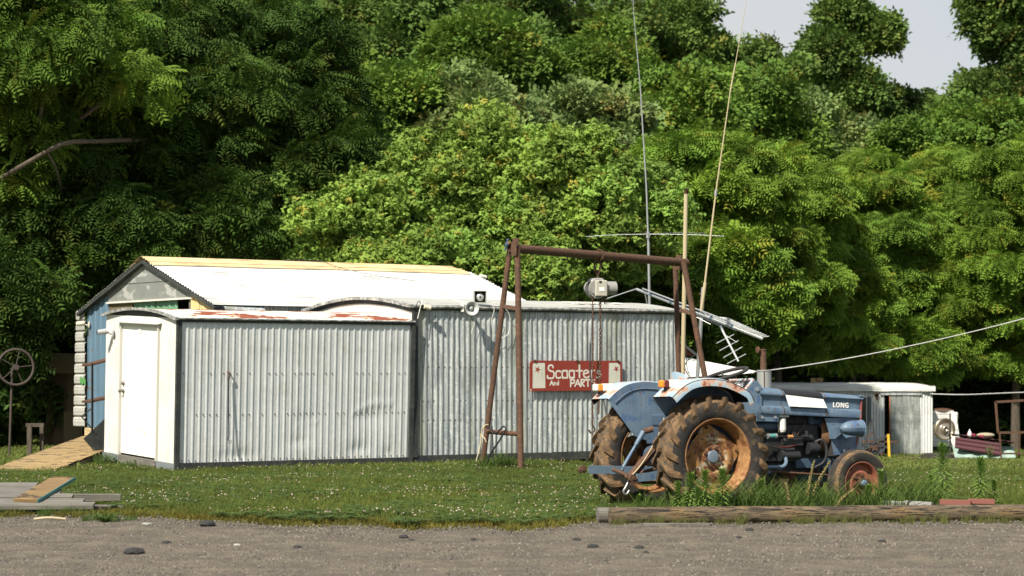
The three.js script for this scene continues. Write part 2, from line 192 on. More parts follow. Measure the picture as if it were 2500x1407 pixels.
// small white shed trailer
const shedA = thing('shed_trailer', 'small ribbed white shed trailer with rust streaked roof and white end door', 'shed', V(-4.864, 0, -32.5), TH);
shedA.rotation.x = R(2.4);
{
  const L = 4.02, W = 2.44, y0 = 0.163, y1 = 2.235, p = 0.1075, r = trap(p, 0.0085), o = shedA;
  const blob = (x, y, cx, cy, sx, sy) => Math.exp(-(((x - cx) / sx) ** 2 + ((y - cy) / sy) ** 2));
  const crease = (x, y, pts, w) => { let m = 0; for (let i = 0; i < pts.length - 1; i++) { const [ax, ay] = pts[i], [bx, by] = pts[i + 1], t = Math.min(1, Math.max(0, ((x - ax) * (bx - ax) + (y - ay) * (by - ay)) / ((bx - ax) ** 2 + (by - ay) ** 2))), q = Math.hypot(x - ax - t * (bx - ax), y - ay - t * (by - ay)); m = Math.max(m, Math.exp(-((q / w) ** 2))); } return m; };
  const dent = (x, y) => -0.012 * blob(x, y, 2.15, 0.72, 0.22, 0.17) - 0.014 * blob(x, y, 2.05, 0.45, 0.18, 0.10) - 0.013 * blob(x, y, 3.25, 0.80, 0.3, 0.13) + 0.008 * crease(x, y, [[2.95, 0.86], [3.25, 0.98], [3.45, 1.01], [3.65, 1.0]], 0.03) - 0.02 * blob(x, y, 3.05, 0.30, 0.16, 0.10) - 0.016 * blob(x, y, 1.0, 0.25, 0.3, 0.08) + 0.006 * (vnoise(x * 3, y * 3) - 0.5) + 0.010 * crease(x, y, [[2.0, 0.70], [2.35, 0.72]], 0.02) - 0.012 * blob(x, y, 3.6, 0.24, 0.1, 0.1);
  const n = 6, wP = (L - 0.12) / n;
  for (let k = 0; k < n; k++) obj('wall_panel', ribbed(0.06 + k * wP - 0.012, 0.06 + (k + 1) * wP, y0, y1, p, r, 40, (x, y) => dent(x, y) + (k % 2 ? 0.0025 : 0), 10), M.panel, o);
  const scr = []; for (const yy of [y0 + 0.03, 0.86, 1.46]) for (let x = 0.1; x < L - 0.05; x += p) { const xx = (Math.floor(x / p) + 0.97) * p; if (hs(x * 9, yy * 5) > 0.25) scr.push(cylz(0.009, 0.008, xx, yy + 0.008 * (hs(x, yy) - 0.5), 0.008 + dent(xx, yy), 6)); }
  obj('screw_rows', scr, M.rust, o).userData.kind = 'stuff';
  obj('corner_post', box(0.075, y1 - y0 + 0.12, 0.05, 0.02, (y0 + y1) / 2 - 0.03, 0.004), M.dark, o);
  obj('corner_post', box(0.07, y1 - y0 + 0.16, 0.05, L - 0.02, (y0 + y1) / 2 - 0.04, 0.006), M.dark, o);
  obj('skirt_board', box(2.6, 0.125, 0.05, 1.34, 0.095, 0.0), M.dark, o); obj('skirt_board', box(1.38, 0.115, 0.05, 3.34, 0.10, 0.003), M.dark, o);
  // end wall round the doorway
  const dz0 = -1.85, dz1 = -0.60, yd = 2.11, rr = trap(0.055, 0.004);
  for (const [a, b] of [[-W + 0.01, dz0 - 0.03], [dz1 + 0.03, -0.02]]) obj('end_panel', endPanel(ribbed(a, b, y0 - 0.01, y1 + 0.02, 0.055, rr, 1), -0.002), M.white, o);
  obj('end_panel', endPanel(ribbed(dz0 - 0.03, dz1 + 0.03, yd + 0.02, y1 + 0.02, 0.055, rr, 1), -0.002), M.white, o);
  obj('door_frame', [box(0.05, yd - y0 + 0.03, 0.035, -0.012, (yd + y0) / 2, dz0 - 0.018), box(0.05, yd - y0 + 0.03, 0.035, -0.012, (yd + y0) / 2, dz1 + 0.018), box(0.05, 0.04, dz1 - dz0 + 0.07, -0.012, yd + 0.02, (dz0 + dz1) / 2)], mat({ color: rgb(0.5, 0.49, 0.45), roughness: 0.6 }), o);
  obj('drip_cap', box(0.09, 0.012, dz1 - dz0 + 0.2, -0.04, yd + 0.055, (dz0 + dz1) / 2 + 0.0, 0, 0.25), M.white, o);
  const dcr = (z, y) => 0.013 * crease(z, y, [[dz0 + 0.1, 0.86], [-1.55, 0.80], [-1.28, 0.60], [-1.0, 0.57], [-0.75, 0.95], [dz1 - 0.02, 1.28]], 0.03) + 0.012 * crease(z, y, [[-1.0, 0.57], [-1.2, 0.30]], 0.026) + 0.012 * crease(z, y, [[-1.0, 0.57], [-0.82, 0.28]], 0.026) - 0.02 * blob(z, y, -1.0, 0.75, 0.3, 0.14);
  const door = obj('door', endPanel(sheet(60, 90, (i, j) => { const z = lerp(dz0, dz1, i / 60), y = lerp(y0 + 0.02, yd, j / 90); return [z, y, dcr(z, y)]; }), 0.006), mat({ color: rgb(0.80, 0.79, 0.71), roughness: 0.45 }), o);
  obj('door_knob', [lathez([[0.0, 0.075], [0.02, 0.074], [0.03, 0.06], [0.026, 0.045], [0.012, 0.035], [0.012, 0.01], [0.032, 0.008], [0.034, 0]], 16).rotateY(-Math.PI / 2).translate(-0.005, 1.12, dz0 + 0.07)], M.bronze, door);
  obj('deadbolt', lathez([[0, 0.03], [0.018, 0.028], [0.03, 0.012], [0.032, 0]], 16).rotateY(-Math.PI / 2).translate(-0.005, 1.235, dz0 + 0.07), M.bronze, door);
  obj('label_plate', box(0.004, 0.06, 0.10, -0.003, yd - 0.07, -1.25), M.paper, door);
  for (const y of [0.45, 1.1, 1.8]) obj('hinge', box(0.012, 0.1, 0.02, -0.005, y, dz1 - 0.004), M.steel, door);
  const esm = mat({ color: rgb(0.16, 0.18, 0.19), roughness: 0.7 }); obj('end_skirt', box(0.05, 0.13, 0.55, 0.0, 0.09, -2.16), esm, o); obj('end_skirt', box(0.05, 0.12, 0.62, 0.0, 0.09, -0.31), esm, o);
  obj('door_sill', box(0.06, 0.13, 1.26, -0.012, 0.09, -1.22), M.greywood, o);
  obj('back_wall', [box(L - 0.04, y1 - 0.14, 0.03, L / 2, (y1 + 0.14) / 2, -W + 0.02)], M.panel, o);
  obj('inner_end_wall', box(0.02, y1 - 0.2, W - 0.1, L - 0.05, (y1 + 0.2) / 2, -W / 2), M.panel, o);
  obj('floor_deck', box(L - 0.08, 0.06, W - 0.08, L / 2, 0.13, -W / 2), M.greywood, o);
  for (const x of [0.5, 2.0, 3.5]) for (const z of [-0.45, -2.0]) obj('support_block', box(0.3, 0.2, 0.2, x, 0.0, z), M.concrete, o);
  // roof: low arch, with tarred trim
  const A = z => arch(z, W, y1 + 0.02, 0.115);
  obj('roof', sheet(20, 16, (i, j) => { const x = lerp(-0.05, L + 0.01, i / 20), z = lerp(-W - 0.03, 0.03, j / 16); return [x, A(Math.max(-W, Math.min(0, z))) + 0.006 * (vnoise(x * 2, z * 3) - 0.5), z]; }), M.roofrust, o);
  const tr = []; for (let k = 0; k < 24; k++) { const a = lerp(-W - 0.05, 0.06, k / 24), b = lerp(-W - 0.05, 0.06, (k + 1) / 24), ya = A(Math.max(-W, Math.min(0, a))), yb = A(Math.max(-W, Math.min(0, b))); tr.push(beamBox(V(-0.045, ya - 0.006, a), V(-0.045, yb - 0.006, b), 0.05, 0.04)); }
  obj('roof_edge_trim', tr, M.tar, o);
  obj('roof_edge_trim', sheet(60, 5, (i, j) => { const x = lerp(-0.04, L, i / 60), a = j / 5 * Math.PI; return [x, y1 + 0.035 - 0.028 * (1 - Math.cos(a)) * 0.6 + 0.006 * (vnoise(x * 9, j) - 0.5), 0.03 + 0.02 * Math.sin(a) + 0.006 * (vnoise(x * 7 + 4, 2) - 0.5)]; }), M.tar, o);
  obj('fascia_strip', box(L - 0.02, 0.045, 0.02, L / 2, y1 - 0.01, 0.022), M.black, o);
  obj('gable_closure', endPanel(sheet(24, 1, (i, j) => { const z = lerp(-W, 0, i / 24); return [z, j ? A(z) - 0.02 : y1 + 0.0, 0]; }), 0.004), M.dark, o);
}
// the taller grey trailer behind it
const shedB = thing('storage_trailer', 'tall weathered galvanised storage trailer with sagging grey roof, carrying the red sign', 'trailer', V(-1.53, 0, -34.82), TH);
{
  const L = 5.24, W = 3.3, y0 = 0.184, y1 = 2.47, p = 0.1, r = wave(p, 0.018), o = shedB;
  const dn = (x, y) => 0.012 * (vnoise(x * 1.3 + 4, y * 1.1) - 0.5) - 0.02 * Math.exp(-(((x - 0.5) / 0.3) ** 2 + ((y - 0.25) / 0.06) ** 2));
  const n = 6, wP = (L - 0.08) / n;
  for (let k = 0; k < n; k++) obj('wall_panel', ribbed(0.07 + k * wP - 0.015, 0.07 + (k + 1) * wP, y0 - 0.006 * (k % 3), y1, p, r, 8, (x, y) => dn(x, y) + (k % 2 ? 0.003 : 0), 10), M.galv, o);
  obj('screw_rows', [0.72, 1.02, 1.55].flatMap(yy => Array.from({ length: 50 }, (_, i) => cylz(0.008, 0.008, (i + 0.75) * p, yy + 0.01 * hs(i, yy), 0.006 + dn(i * p, yy), 6)).filter((_, i) => hs(i, yy * 3) > 0.35)), M.rust, o).userData.kind = 'stuff';
  obj('corner_post', box(0.085, y1 - y0 + 0.05, 0.05, 0.02, (y0 + y1) / 2, 0.02), M.dark, o);
  obj('corner_post', box(0.03, y1 - y0, 0.04, L + 0.0, (y0 + y1) / 2, 0.0), M.galv, o);
  obj('skirt_board', box(2.5, 0.125, 0.06, 1.26, 0.122, -0.0), M.dark, o); obj('skirt_board', box(2.7, 0.12, 0.06, 3.87, 0.118, 0.004), M.dark, o);
  obj('end_wall', endPanel(ribbed(-W, -0.03, 0.2, y1, 0.07, wave(0.07, 0.014), 1, null, 8, z => arch(z, W, y1 + 0.045, 0.165, 1.9) - 0.10), -0.002), M.white, o);
  obj('end_wall', endPanel(ribbed(-W, -0.03, 0.2, y1, 0.1, r, 1), L - 0.01), M.galv, o);
  obj('back_wall', box(L - 0.04, y1 - 0.2, 0.03, L / 2, (y1 + 0.2) / 2, -W + 0.02), M.galv, o);
  obj('floor_deck', box(L - 0.08, 0.08, W - 0.1, L / 2, 0.14, -W / 2), M.greywood, o);
  for (const x of [0.25, 1.9, 3.5, 5.0]) for (const z of [-0.5, -2.8]) obj('support_block', box(0.3, 0.26, 0.22, x, -0.01, z), M.concrete, o);
  obj('jack_foot', box(0.14, 0.04, 0.1, -0.05, 0.035, 0.0), M.plasticwhite, o); 
  const A = z => arch(z, W, y1 + 0.045, 0.165, 1.9);
  obj('roof', sheet(40, 20, (i, j) => { const x = lerp(-0.06, L + 0.05, i / 40), z = lerp(-W - 0.04, 0.05, j / 20); return [x, A(Math.max(-W, Math.min(0, z))) + 0.02 * (vnoise(x * 1.2, z * 1.2 + 7) - 0.5), z]; }), M.greyroof, o);
  const tr = []; for (let k = 0; k < 24; k++) { const a = lerp(-W - 0.05, 0.06, k / 24), b = lerp(-W - 0.05, 0.06, (k + 1) / 24), q = z => A(Math.max(-W, Math.min(0, z))) - 0.02; tr.push(beamBox(V(-0.055, q(a), a), V(-0.055, q(b), b), 0.06, 0.05)); }
  obj('roof_edge_trim', tr, M.tar, o);
  obj('roof_edge_trim', sheet(90, 5, (i, j) => { const x = lerp(-0.05, L + 0.05, i / 90), a = j / 5 * Math.PI; return [x, y1 + 0.045 - 0.045 * (1 - Math.cos(a)) * 0.6 + 0.014 * (vnoise(x * 3, 5) - 0.5), 0.045 + 0.03 * Math.sin(a) + 0.01 * (vnoise(x * 6 + 4, 2) - 0.5)]; }), M.tar, o);
  obj('fascia_strip', box(L - 0.04, 0.04, 0.02, L / 2, y1 - 0.012, 0.034), M.black, o);
  obj('gable_closure', endPanel(sheet(24, 1, (i, j) => { const z = lerp(-W, 0, i / 24); return [z, j ? A(z) - 0.03 : A(z) - 0.11, 0]; }), -0.03), M.dark, o);
  const rg = RNG(5), pc = []; for (let k = 0; k < 26; k++) { const x = 3.35 + rg() * 1.1, z = -0.42 - rg() * 0.22; pc.push(box(0.05 + rg() * 0.12, 0.012, 0.03 + rg() * 0.05, x, A(z) + 0.016 + rg() * 0.012, z, rg() * 3)); }
  obj('roof_patch', pc, M.caulk, o).userData.kind = 'stuff';
}
const onB = (x, y, z) => shedB.localToWorld(V(x, y, z)); shedB.updateMatrixWorld(true); shedA.updateMatrixWorld(true);
const onA = (x, y, z) => shedA.localToWorld(V(x, y, z));

// blue barn with the white metal roof, behind
const barn = thing('metal_barn', 'blue metal barn with grey gable boards and bright white ribbed roof', 'barn', V(-4.90, 0, -37.15), TH);
barn.updateMatrixWorld(true);
{
  const L = 6.45, W = 5.07, ye = 2.62, yp = 3.42, hw = W / 2, o = barn, slope = Math.atan2(yp - ye, hw);
  const roofY = z => yp - Math.abs(z + hw) / hw * (yp - ye);
  const rb = trap(0.23, 0.02), plane = (a, b, ya, yb, m, x = 0, per = 0.23) => obj('front_panel', endPanel(ribbed(a, b, ya, 0, per, rb, 1, null, 16, yb), x), m, o);
  // blue sheets at the far corner, three laps
  for (let k = 0; k < 4; k++) plane(-W + k * 0.24, -W + (k + 1) * 0.24 + 0.005, 0.46, z => roofY(z) - 0.05, M.bluewall, k % 2 ? -0.003 : 0);
  const lowY = 2.72, gcol = (a, b, y0f, y1f, x) => endPanel(sheet(20, 2, (i, j) => { const z = lerp(a, b, i / 20); return [z, lerp(y0f(z), y1f(z), j / 2), 0]; }), x);
  obj('gable_board', gcol(-4.12, -0.74, () => lowY, z => Math.min(3.03, roofY(z) - 0.05), -0.02), M.gable, o);
  obj('gable_board', gcol(-3.78, -1.28, () => 3.035, z => Math.max(3.04, roofY(z) - 0.05), -0.03), M.gable, o);
  obj('gable_rail', box(0.05, 0.03, 3.42, -0.03, lowY - 0.005, -2.43), M.white, o);
  for (let k = 0; k < 4; k++) plane(-3.15 + k * 0.43, -3.15 + (k + 1) * 0.43 - 0.005, 1.6, () => lowY, M.green, 0.04 - (k % 2) * 0.008, 0.215);
  obj('board_infill', box(0.03, 1.3, 0.95, 0.02, 2.1, -3.64), M.tan, o);
  obj('dark_opening', box(0.02, 1.2, 0.7, 0.3, 2.1, -1.05), M.black, o);
  obj('door_post', box(0.06, 1.2, 0.14, 0.02, 2.1, -0.86), M.greywood, o);
  for (let k = 0; k < 3; k++) plane(-0.78 + k * 0.27, -0.78 + (k + 1) * 0.27 - 0.004, 1.5, z => roofY(z) - 0.04, M.yellow, -0.03 + (k % 2) * 0.004);
  // pale ribbed strip at the outer corner (ribs level)
  for (let k = 0; k < 11; k++) { const y = 0.46 + k * 0.196; obj('corner_strip', endPanel(sheet(1, 12, (i, j) => { const t = j / 12, z = i ? -W - 0.01 : -W - 0.52 + 0.012 * k; return [z, y + t * 0.19, 0.03 * (ss(0.0, 0.08, t) - ss(0.86, 0.98, t)) + 0.006 * (ss(0.42, 0.46, t) - ss(0.5, 0.54, t))]; }), -0.02 + 0.006 * hs(k, 3)), M.stripgrey, o); }
  obj('green_spray_mark', endPanel(sheet(6, 6, (i, j) => [-W - 0.2 + 0.25 * i / 6, 1.25 + 0.12 * j / 6 + 0.03 * Math.sin(i * 2 + j), 0]), -0.058), mat({ color: rgb(0.09, 0.27, 0.08) }), o);
  obj('base_board', box(0.06, 0.16, 2.0, -0.01, 0.37, -4.1), M.roofcream, o);
  obj('side_wall', [box(L, ye - 0.1, 0.03, L / 2, ye / 2, -W + 0.02)], M.bluewall, o);
  for (let k = 0; k < 7; k++) obj('side_wall', ribbed(k * 0.92, (k + 1) * 0.92 - 0.006, 0.05, ye - 0.03, 0.23, rb, 1, null, 12), k % 3 === 1 ? M.galv : M.bluewall, o);
  obj('rear_wall', endPanel(ribbed(-W, 0, 0.05, 0, 0.23, rb, 1, null, 10, z => roofY(z) - 0.05), L - 0.1), M.bluewall, o);
  obj('ceiling_deck', box(L - 0.3, 0.02, W - 0.2, L / 2 + 0.1, 2.3, -hw), M.greywood, o);
  // roof sheets: ribs run along the ridge
  const sl = Math.hypot(hw, yp - ye) + 0.22, prof = s => 0.022 * (0.5 + 0.5 * Math.sin(s / 0.098 * 2 * Math.PI));
  const course = (side, s0, s1, x0, x1, lift, m, name) => { const n = Math.max(3, Math.round((s1 - s0) / 0.098 * 8)); return obj(name, sheet(10, n, (i, j) => { const s = lerp(s0, s1, j / n), x = lerp(x0, x1, i / 10); const q = lift + prof(s) + 0.012 * (vnoise(x * 0.9, s * 2 + side * 9) - 0.5); return [x, yp - Math.sin(slope) * s + q * Math.cos(slope), -hw + side * (Math.cos(slope) * s + q * Math.sin(slope))]; }), m, o); };
  for (const side of [1, -1]) for (let k = 0; k < 3; k++) for (let q = 0; q < 2; q++) course(side, 0.3 + k * (sl - 0.3) / 3 - 0.03, 0.3 + (k + 1) * (sl - 0.3) / 3, q ? L / 2 - 0.06 : -0.12, q ? L + 0.12 - k * 0.0 : L / 2, 0.024 - k * 0.008 + q * 0.003, M.roofwhite, 'roof_sheet');
  for (const side of [1, -1]) { course(side, 0.12, 0.52, -0.12, L + 0.02, 0.040, M.roofcream, 'ridge_cap'); course(side, 0.0, 0.26, -0.13, L - 0.12, 0.054, M.roofcream, 'ridge_cap'); }
  obj('rake_trim', [1, -1].map(s => beamBox(V(-0.08, yp - 0.03, -hw), V(-0.08, yp - 0.03 - Math.sin(slope) * sl, -hw + s * Math.cos(slope) * sl), 0.09, 0.045)), M.dark, o);
  obj('bent_flashing', sheet(8, 6, (i, j) => { const a = j / 6 * 2.4; return [0.05 + 0.75 * i / 8, ye - 0.12 + 0.06 * Math.sin(a) - 0.02 * i / 8, 0.19 + 0.07 * Math.cos(a)]; }), M.galv, o);
  obj('ridge_strap', tube([V(2.7, yp + 0.075, -hw + 0.02), V(3.2, yp + 0.08, -hw + 0.03), V(3.5, yp + 0.075, -hw + 0.02)], 0.016, 10), M.black, o);
  obj('roof_crack', tube([V(3.5, yp + 0.06, -hw + 0.1), V(3.6, yp - 0.06, -hw + 0.5), V(4.0, yp - 0.19, -hw + 0.95), V(4.2, yp - 0.24, -hw + 1.15), V(4.7, yp - 0.30, -hw + 1.35)], 0.006, 20, 5), M.grime, o);
}
const onBarn = (x, y, z) => barn.localToWorld(V(x, y, z));

// low lean-to with a white roof beyond the trailer's end
{
  const a = P(1655, 872, 46), b = P(1838, 909, 45), c = P(1655, 930, 43.2), d2 = P(1835, 912, 44.8);
  const o = thing('lean_to', 'low lean-to with sloping white ribbed roof beyond the trailer end', 'shed', V(a.x, gy(a.x, 45), -44.5));
  const w = v => V().subVectors(v, o.position);
  const A = w(P(1640, 866, 46)), B = w(P(1845, 908, 45.4)), C = w(P(1640, 927, 44.4)), D = w(P(1838, 914, 44.8));
  for (let k = 0; k < 4; k++) obj('roof_sheet', sheet(10, 16, (i, j) => { const u = i / 10, t = (k + j / 16) / 4, p = V().lerpVectors(V().lerpVectors(A, B, u), V().lerpVectors(C, D, u), t); return [p.x, p.y + 0.02 * Math.abs(Math.sin(t * 24)) + 0.004 * (k % 2), p.z]; }), M.roofwhite, o);
  obj('side_wall', [box(3.2, 1.3, 0.05, 0.6, 0.55, 0.0)], M.brown, o);
}
{
  const o = tag(obj('red_gable_end', prism([[-0.5, 0], [0.27, 0], [-0.5, 0.62]], 0.04), M.redroof), 'rusty red triangular gable end seen past the pale pole', 'gable');
  o.position.copy(P(1668, 868, 48));
  obj('white_barge', beamBox(V(-0.5, 0.63, 0.06), V(0.29, 0.0, 0.06), 0.05, 0.05), M.white, o);
}
// far grey trailer on the right
const shedC = thing('work_trailer', 'far grey ribbed work trailer with rounded white roof and sheet metal door', 'trailer', V((2248 - 1250) / F * 58, gy((2248 - 1250) / F * 58, 58) - 0.02, -58), R(-4));
{
  const o = shedC, h = 1.80, r = wave(0.075, 0.02), Lx = 3.75;
  // front wall runs left from the right-hand corner; doorway between -0.87 and -0.03
  const gap0 = -0.93, gap1 = -0.10;
  for (let k = 0; k < 4; k++) obj('wall_panel', ribbed(gap0 - (k + 1) * 0.70, gap0 - k * 0.70 + 0.006, 0.0, h, 0.075, r, 4, (x, y) => 0.02 * (vnoise(x * 2, y * 2) - 0.5), 8), M.panel, o);
  obj('wall_panel', ribbed(gap1, 0, 0.0, h, 0.075, r, 1), M.panel, o);
  obj('wall_panel', ribbed(gap0, gap1, 1.62, h, 0.075, r, 1), M.panel, o);
  obj('end_wall', [ribbed(0, 0.30, 0.0, h, 0.075, r, 6, (x, y) => 0.03 * (vnoise(x * 5, y * 3) - 0.5)).rotateY(R(12)), box(0.02, h, 2.3, 0.30, h / 2, -1.2)], M.panel, o);
  obj('back_wall', [box(Lx + 0.2, h, 0.03, -Lx / 2 + 0.25, h / 2, -2.3), box(0.03, h, 2.3, -Lx + 0.1, h / 2, -1.15)], M.galv, o);
  obj('dark_interior', box(1.2, 1.7, 0.05, -0.5, 0.85, -0.8), M.black, o);
  const door = obj('door', sheet(16, 24, (i, j) => { const x = lerp(-0.77, -0.02, i / 16), y = lerp(0.02, 1.6, j / 24); return [x + 0.01 * Math.sin(y * 3), y, 0.03 + 0.02 * (vnoise(x * 6, y * 5) - 0.5) + 0.014 * Math.exp(-(((y - 1.0) / 0.02) ** 2)) + 0.014 * Math.exp(-(((y - 0.5) / 0.02) ** 2))]; }), mat({ map: T.galv, color: rgb(0.72, 0.73, 0.70), roughness: 0.45, metalness: 0.3 }), o);
  obj('edge_strip', box(0.022, 1.55, 0.03, -0.79, 0.82, 0.03), mat({ color: rgb(0.42, 0.17, 0.07) }), door);
  obj('latch', [box(0.05, 0.02, 0.02, -0.72, 0.72, 0.06)], M.rust, door);
  obj('door_header', box(1.05, 0.05, 0.05, -0.5, 1.65, 0.035), M.galv, o);
  obj('wall_lamp', [lathez([[0, 0.02], [0.05, 0.02], [0.06, 0.06], [0.03, 0.10]], 12).translate(-1.13, 1.63, 0.02), cyly(0.03, 0.1, -1.12, 1.55, 0.08, 8)], M.rust, o);
  const win = obj('window', box(0.5, 0.7, 0.03, -1.62, 1.22, 0.02), M.glass, o); obj('frame', [box(0.03, 0.74, 0.05, -1.86, 1.22, 0.025), box(0.03, 0.74, 0.05, -1.38, 1.22, 0.025), box(0.5, 0.03, 0.05, -1.62, 1.58, 0.025), box(0.5, 0.03, 0.05, -1.62, 0.86, 0.025)], M.plasticwhite, win);
  obj('shutter', box(0.1, 0.72, 0.03, -1.32, 1.22, 0.05), mat({ color: rgb(0.11, 0.12, 0.13) }), o);
  obj('roof', sheet(30, 20, (i, j) => { const t = i / 30, x = lerp(-Lx - 0.2, 0.34, t), a = j / 20, z = lerp(-2.34, 0.07, a); const e = Math.min(1, (0.34 - x) / 1.0); return [x, h + 0.10 * Math.sqrt(Math.max(0, 1 - (1 - e) ** 2)) * Math.sin(Math.min(1, Math.max(0, a)) * Math.PI) ** 0.5 + 0.02 * (vnoise(x * 3, z * 3) - 0.5) + 0.04, z]; }), M.roofwhite, o);
  obj('roof_edge_trim', sheet(50, 3, (i, j) => { const x = lerp(-Lx - 0.2, 0.35, i / 50); return [x, h + 0.06 - j * 0.045 + 0.012 * (vnoise(x * 6, j) - 0.5), 0.075 + 0.014 * (vnoise(x * 5 + 3, j) - 0.5)]; }), M.roofwhite, o);
  obj('roof_edge_trim', box(0.03, 0.13, 2.4, 0.355, h - 0.01, -1.12), M.roofwhite, o);
  obj('roof_vent', box(0.32, 0.12, 0.2, -2.6, h + 0.2, -0.9), M.plank, o);
}
// ---------- hoist frame, sign, speakers, antennas ----------
const beamA = P(1246, 606, 33.45), beamB = P(1676, 642, 36.45);
const hoistFrame = thing('hoist_frame', 'rusty pipe A-frame gantry standing in front of the grey trailer', 'gantry', V(1.2, 0, -34.8));
{
  const o = hoistFrame, l = v => v.clone().sub(o.position);
  obj('crossbeam', [new THREE.TubeGeometry(new THREE.LineCurve3(l(beamA), l(beamB)), 1, 0.067, 18), new THREE.TubeGeometry(new THREE.LineCurve3(l(beamA), l(beamB)), 1, 0.058, 18)], M.rust, o);
  const t1 = l(P(1247, 592, 33.55)), t2 = l(P(1263, 600, 33.2)), f1 = l(P(1175, 1152, 33.75)), f2 = l(P(1272, 1160, 32.85));
  f1.y = gy(-0.4, 33.7) - 0.06; f2.y = gy(0.1, 32.9) - 0.06;
  obj('leg', bar(f1, t1, 0.043, 0.043, 14), M.rust, o); obj('leg', bar(f2, t2, 0.046, 0.046, 14), M.rust, o);
  obj('gusset_plate', box(0.012, 0.22, 0.14, t1.x + 0.075, t1.y - 0.05, t1.z - 0.02, R(40)), M.rust, o); obj('gusset_plate', box(0.012, 0.2, 0.12, t2.x - 0.05, t2.y - 0.05, t2.z + 0.05, R(40)), M.rust, o);
  const mixv = (a, b, t) => V().lerpVectors(a, b, t);
  obj('brace', beamBox(mixv(f1, t1, 0.725), mixv(f2, t2, 0.725), 0.025, 0.06), M.rust, o);
  obj('brace', bar(mixv(f1, t1, 0.185), mixv(f2, t2, 0.185), 0.036, 0.036, 12), M.rust, o);
  const t3 = l(P(1649, 645, 36.55)), t4 = l(P(1669, 640, 36.15)), f3 = l(P(1664, 1135, 36.6)), f4 = l(P(1764, 1140, 35.9));
  f3.y = gy(2.7, 36.6) - 0.05; f4.y = gy(3.3, 35.9) - 0.05;
  obj('leg', bar(f3, t3, 0.043, 0.043, 14), M.rust, o); obj('leg', bar(f4, t4, 0.046, 0.046, 14), M.rust, o);
  obj('gusset_plate', box(0.012, 0.24, 0.13, t3.x + 0.05, t3.y + 0.02, t3.z + 0.08, R(40)), M.rust, o);
  obj('brace', beamBox(mixv(f3, t3, 0.78), mixv(f4, t4, 0.75), 0.022, 0.06), M.rust, o);
}
const beamAt = u => { let a = 0, b = 1; for (let k = 0; k < 40; k++) { const m = (a + b) / 2, p = V().lerpVectors(beamA, beamB, m); if (1250 + F * p.x / -p.z < u) a = m; else b = m; } return V().lerpVectors(beamA, beamB, a); };
function chainLinks(pts, pitch, r, w) { // real links strung along a path
  const c = new THREE.CatmullRomCurve3(pts), n = Math.round(c.getLength() / pitch), gs = [];
  for (let i = 0; i < n; i++) { const p = c.getPointAt((i + 0.5) / n), t = c.getTangentAt((i + 0.5) / n); const g = new THREE.TorusGeometry(w, r, 5, 9); g.scale(1, pitch * 0.5 / w * 1.25, 1); if (i % 2) g.rotateY(Math.PI / 2); g.applyQuaternion(new THREE.Quaternion().setFromUnitVectors(V(0, 1, 0), t)); gs.push(g.translate(p.x, p.y, p.z)); }
  return gs;
}
{
  const top = beamAt(1459), o = thing('chain_hoist', 'old grey chain hoist hanging from the gantry beam on rusty chains', 'hoist', top, R(18));
  const sling = []; for (let k = 0; k <= 12; k++) { const a = k / 12 * Math.PI * 2; sling.push(V(0.03 * Math.sin(a * 1), 0.082 * Math.cos(a), 0.082 * Math.sin(a))); }
  obj('sling_chain', chainLinks(sling, 0.045, 0.008, 0.016).map(g => g.translate(0.03, 0, 0)), M.rust, o);
  obj('top_hook', [tube([V(-0.035, -0.07, 0), V(-0.05, -0.15, 0), V(-0.03, -0.25, 0), V(0, -0.30, 0), V(0.03, -0.24, 0), V(0.05, -0.15, 0), V(0.03, -0.07, 0)], 0.016, 24, 7), bar(V(0, -0.28, 0), V(0.0, -0.40, 0), 0.018)], M.rust, o);
  const body = obj('housing', [rbox(0.26, 0.30, 0.16, 0.06, -0.02, -0.50, 0), cylz(0.15, 0.2, -0.02, -0.52, 0.0, 22), cylz(0.11, 0.28, -0.06, -0.5, -0.02, 18), cylx(0.105, 0.26, 0.17, -0.505, -0.02, 20)], mat({ color: rgb(0.30, 0.29, 0.265), roughness: 0.55, metalness: 0.2 }), o);
  obj('cover_plate', rbox(0.2, 0.25, 0.05, 0.02, 0.015, -0.515, 0.115), mat({ color: rgb(0.42, 0.40, 0.34), roughness: 0.6 }), o);
  obj('nameplate', box(0.08, 0.06, 0.006, 0.02, -0.53, 0.143), M.paper, o);
  obj('slot', box(0.04, 0.03, 0.008, -0.005, -0.415, 0.142), M.black, o); obj('slot', box(0.05, 0.05, 0.02, -0.15, -0.44, 0.05), M.black, o);
  const a = V(-0.10, -0.62, 0.05), b = V(0.025, -0.62, 0.05);
  obj('load_chain', chainLinks([a, V(-0.1, -1.3, 0.06), V(-0.098, -1.9, 0.06), V(-0.10, -2.55, 0.04)], 0.036, 0.0055, 0.0125), M.rust, o);
  obj('hand_chain', chainLinks([b, V(0.025, -1.3, 0.05), V(0.02, -1.9, 0.04), V(0.005, -2.45, 0.03)], 0.04, 0.0075, 0.0155), M.rust, o);
  obj('bottom_hook', [tube([V(-0.1, -2.55, 0.04), V(-0.1, -2.62, 0.04), V(-0.06, -2.70, 0.04), V(-0.12, -2.75, 0.04), V(-0.16, -2.70, 0.04)], 0.014, 16, 7)], M.rust, o);
  obj('tail_chain', chainLinks([V(0.12, -0.60, 0.04), V(0.125, -0.68, 0.05), V(0.11, -0.73, 0.05), V(0.10, -0.66, 0.05)], 0.03, 0.006, 0.013), M.rust, o);
}
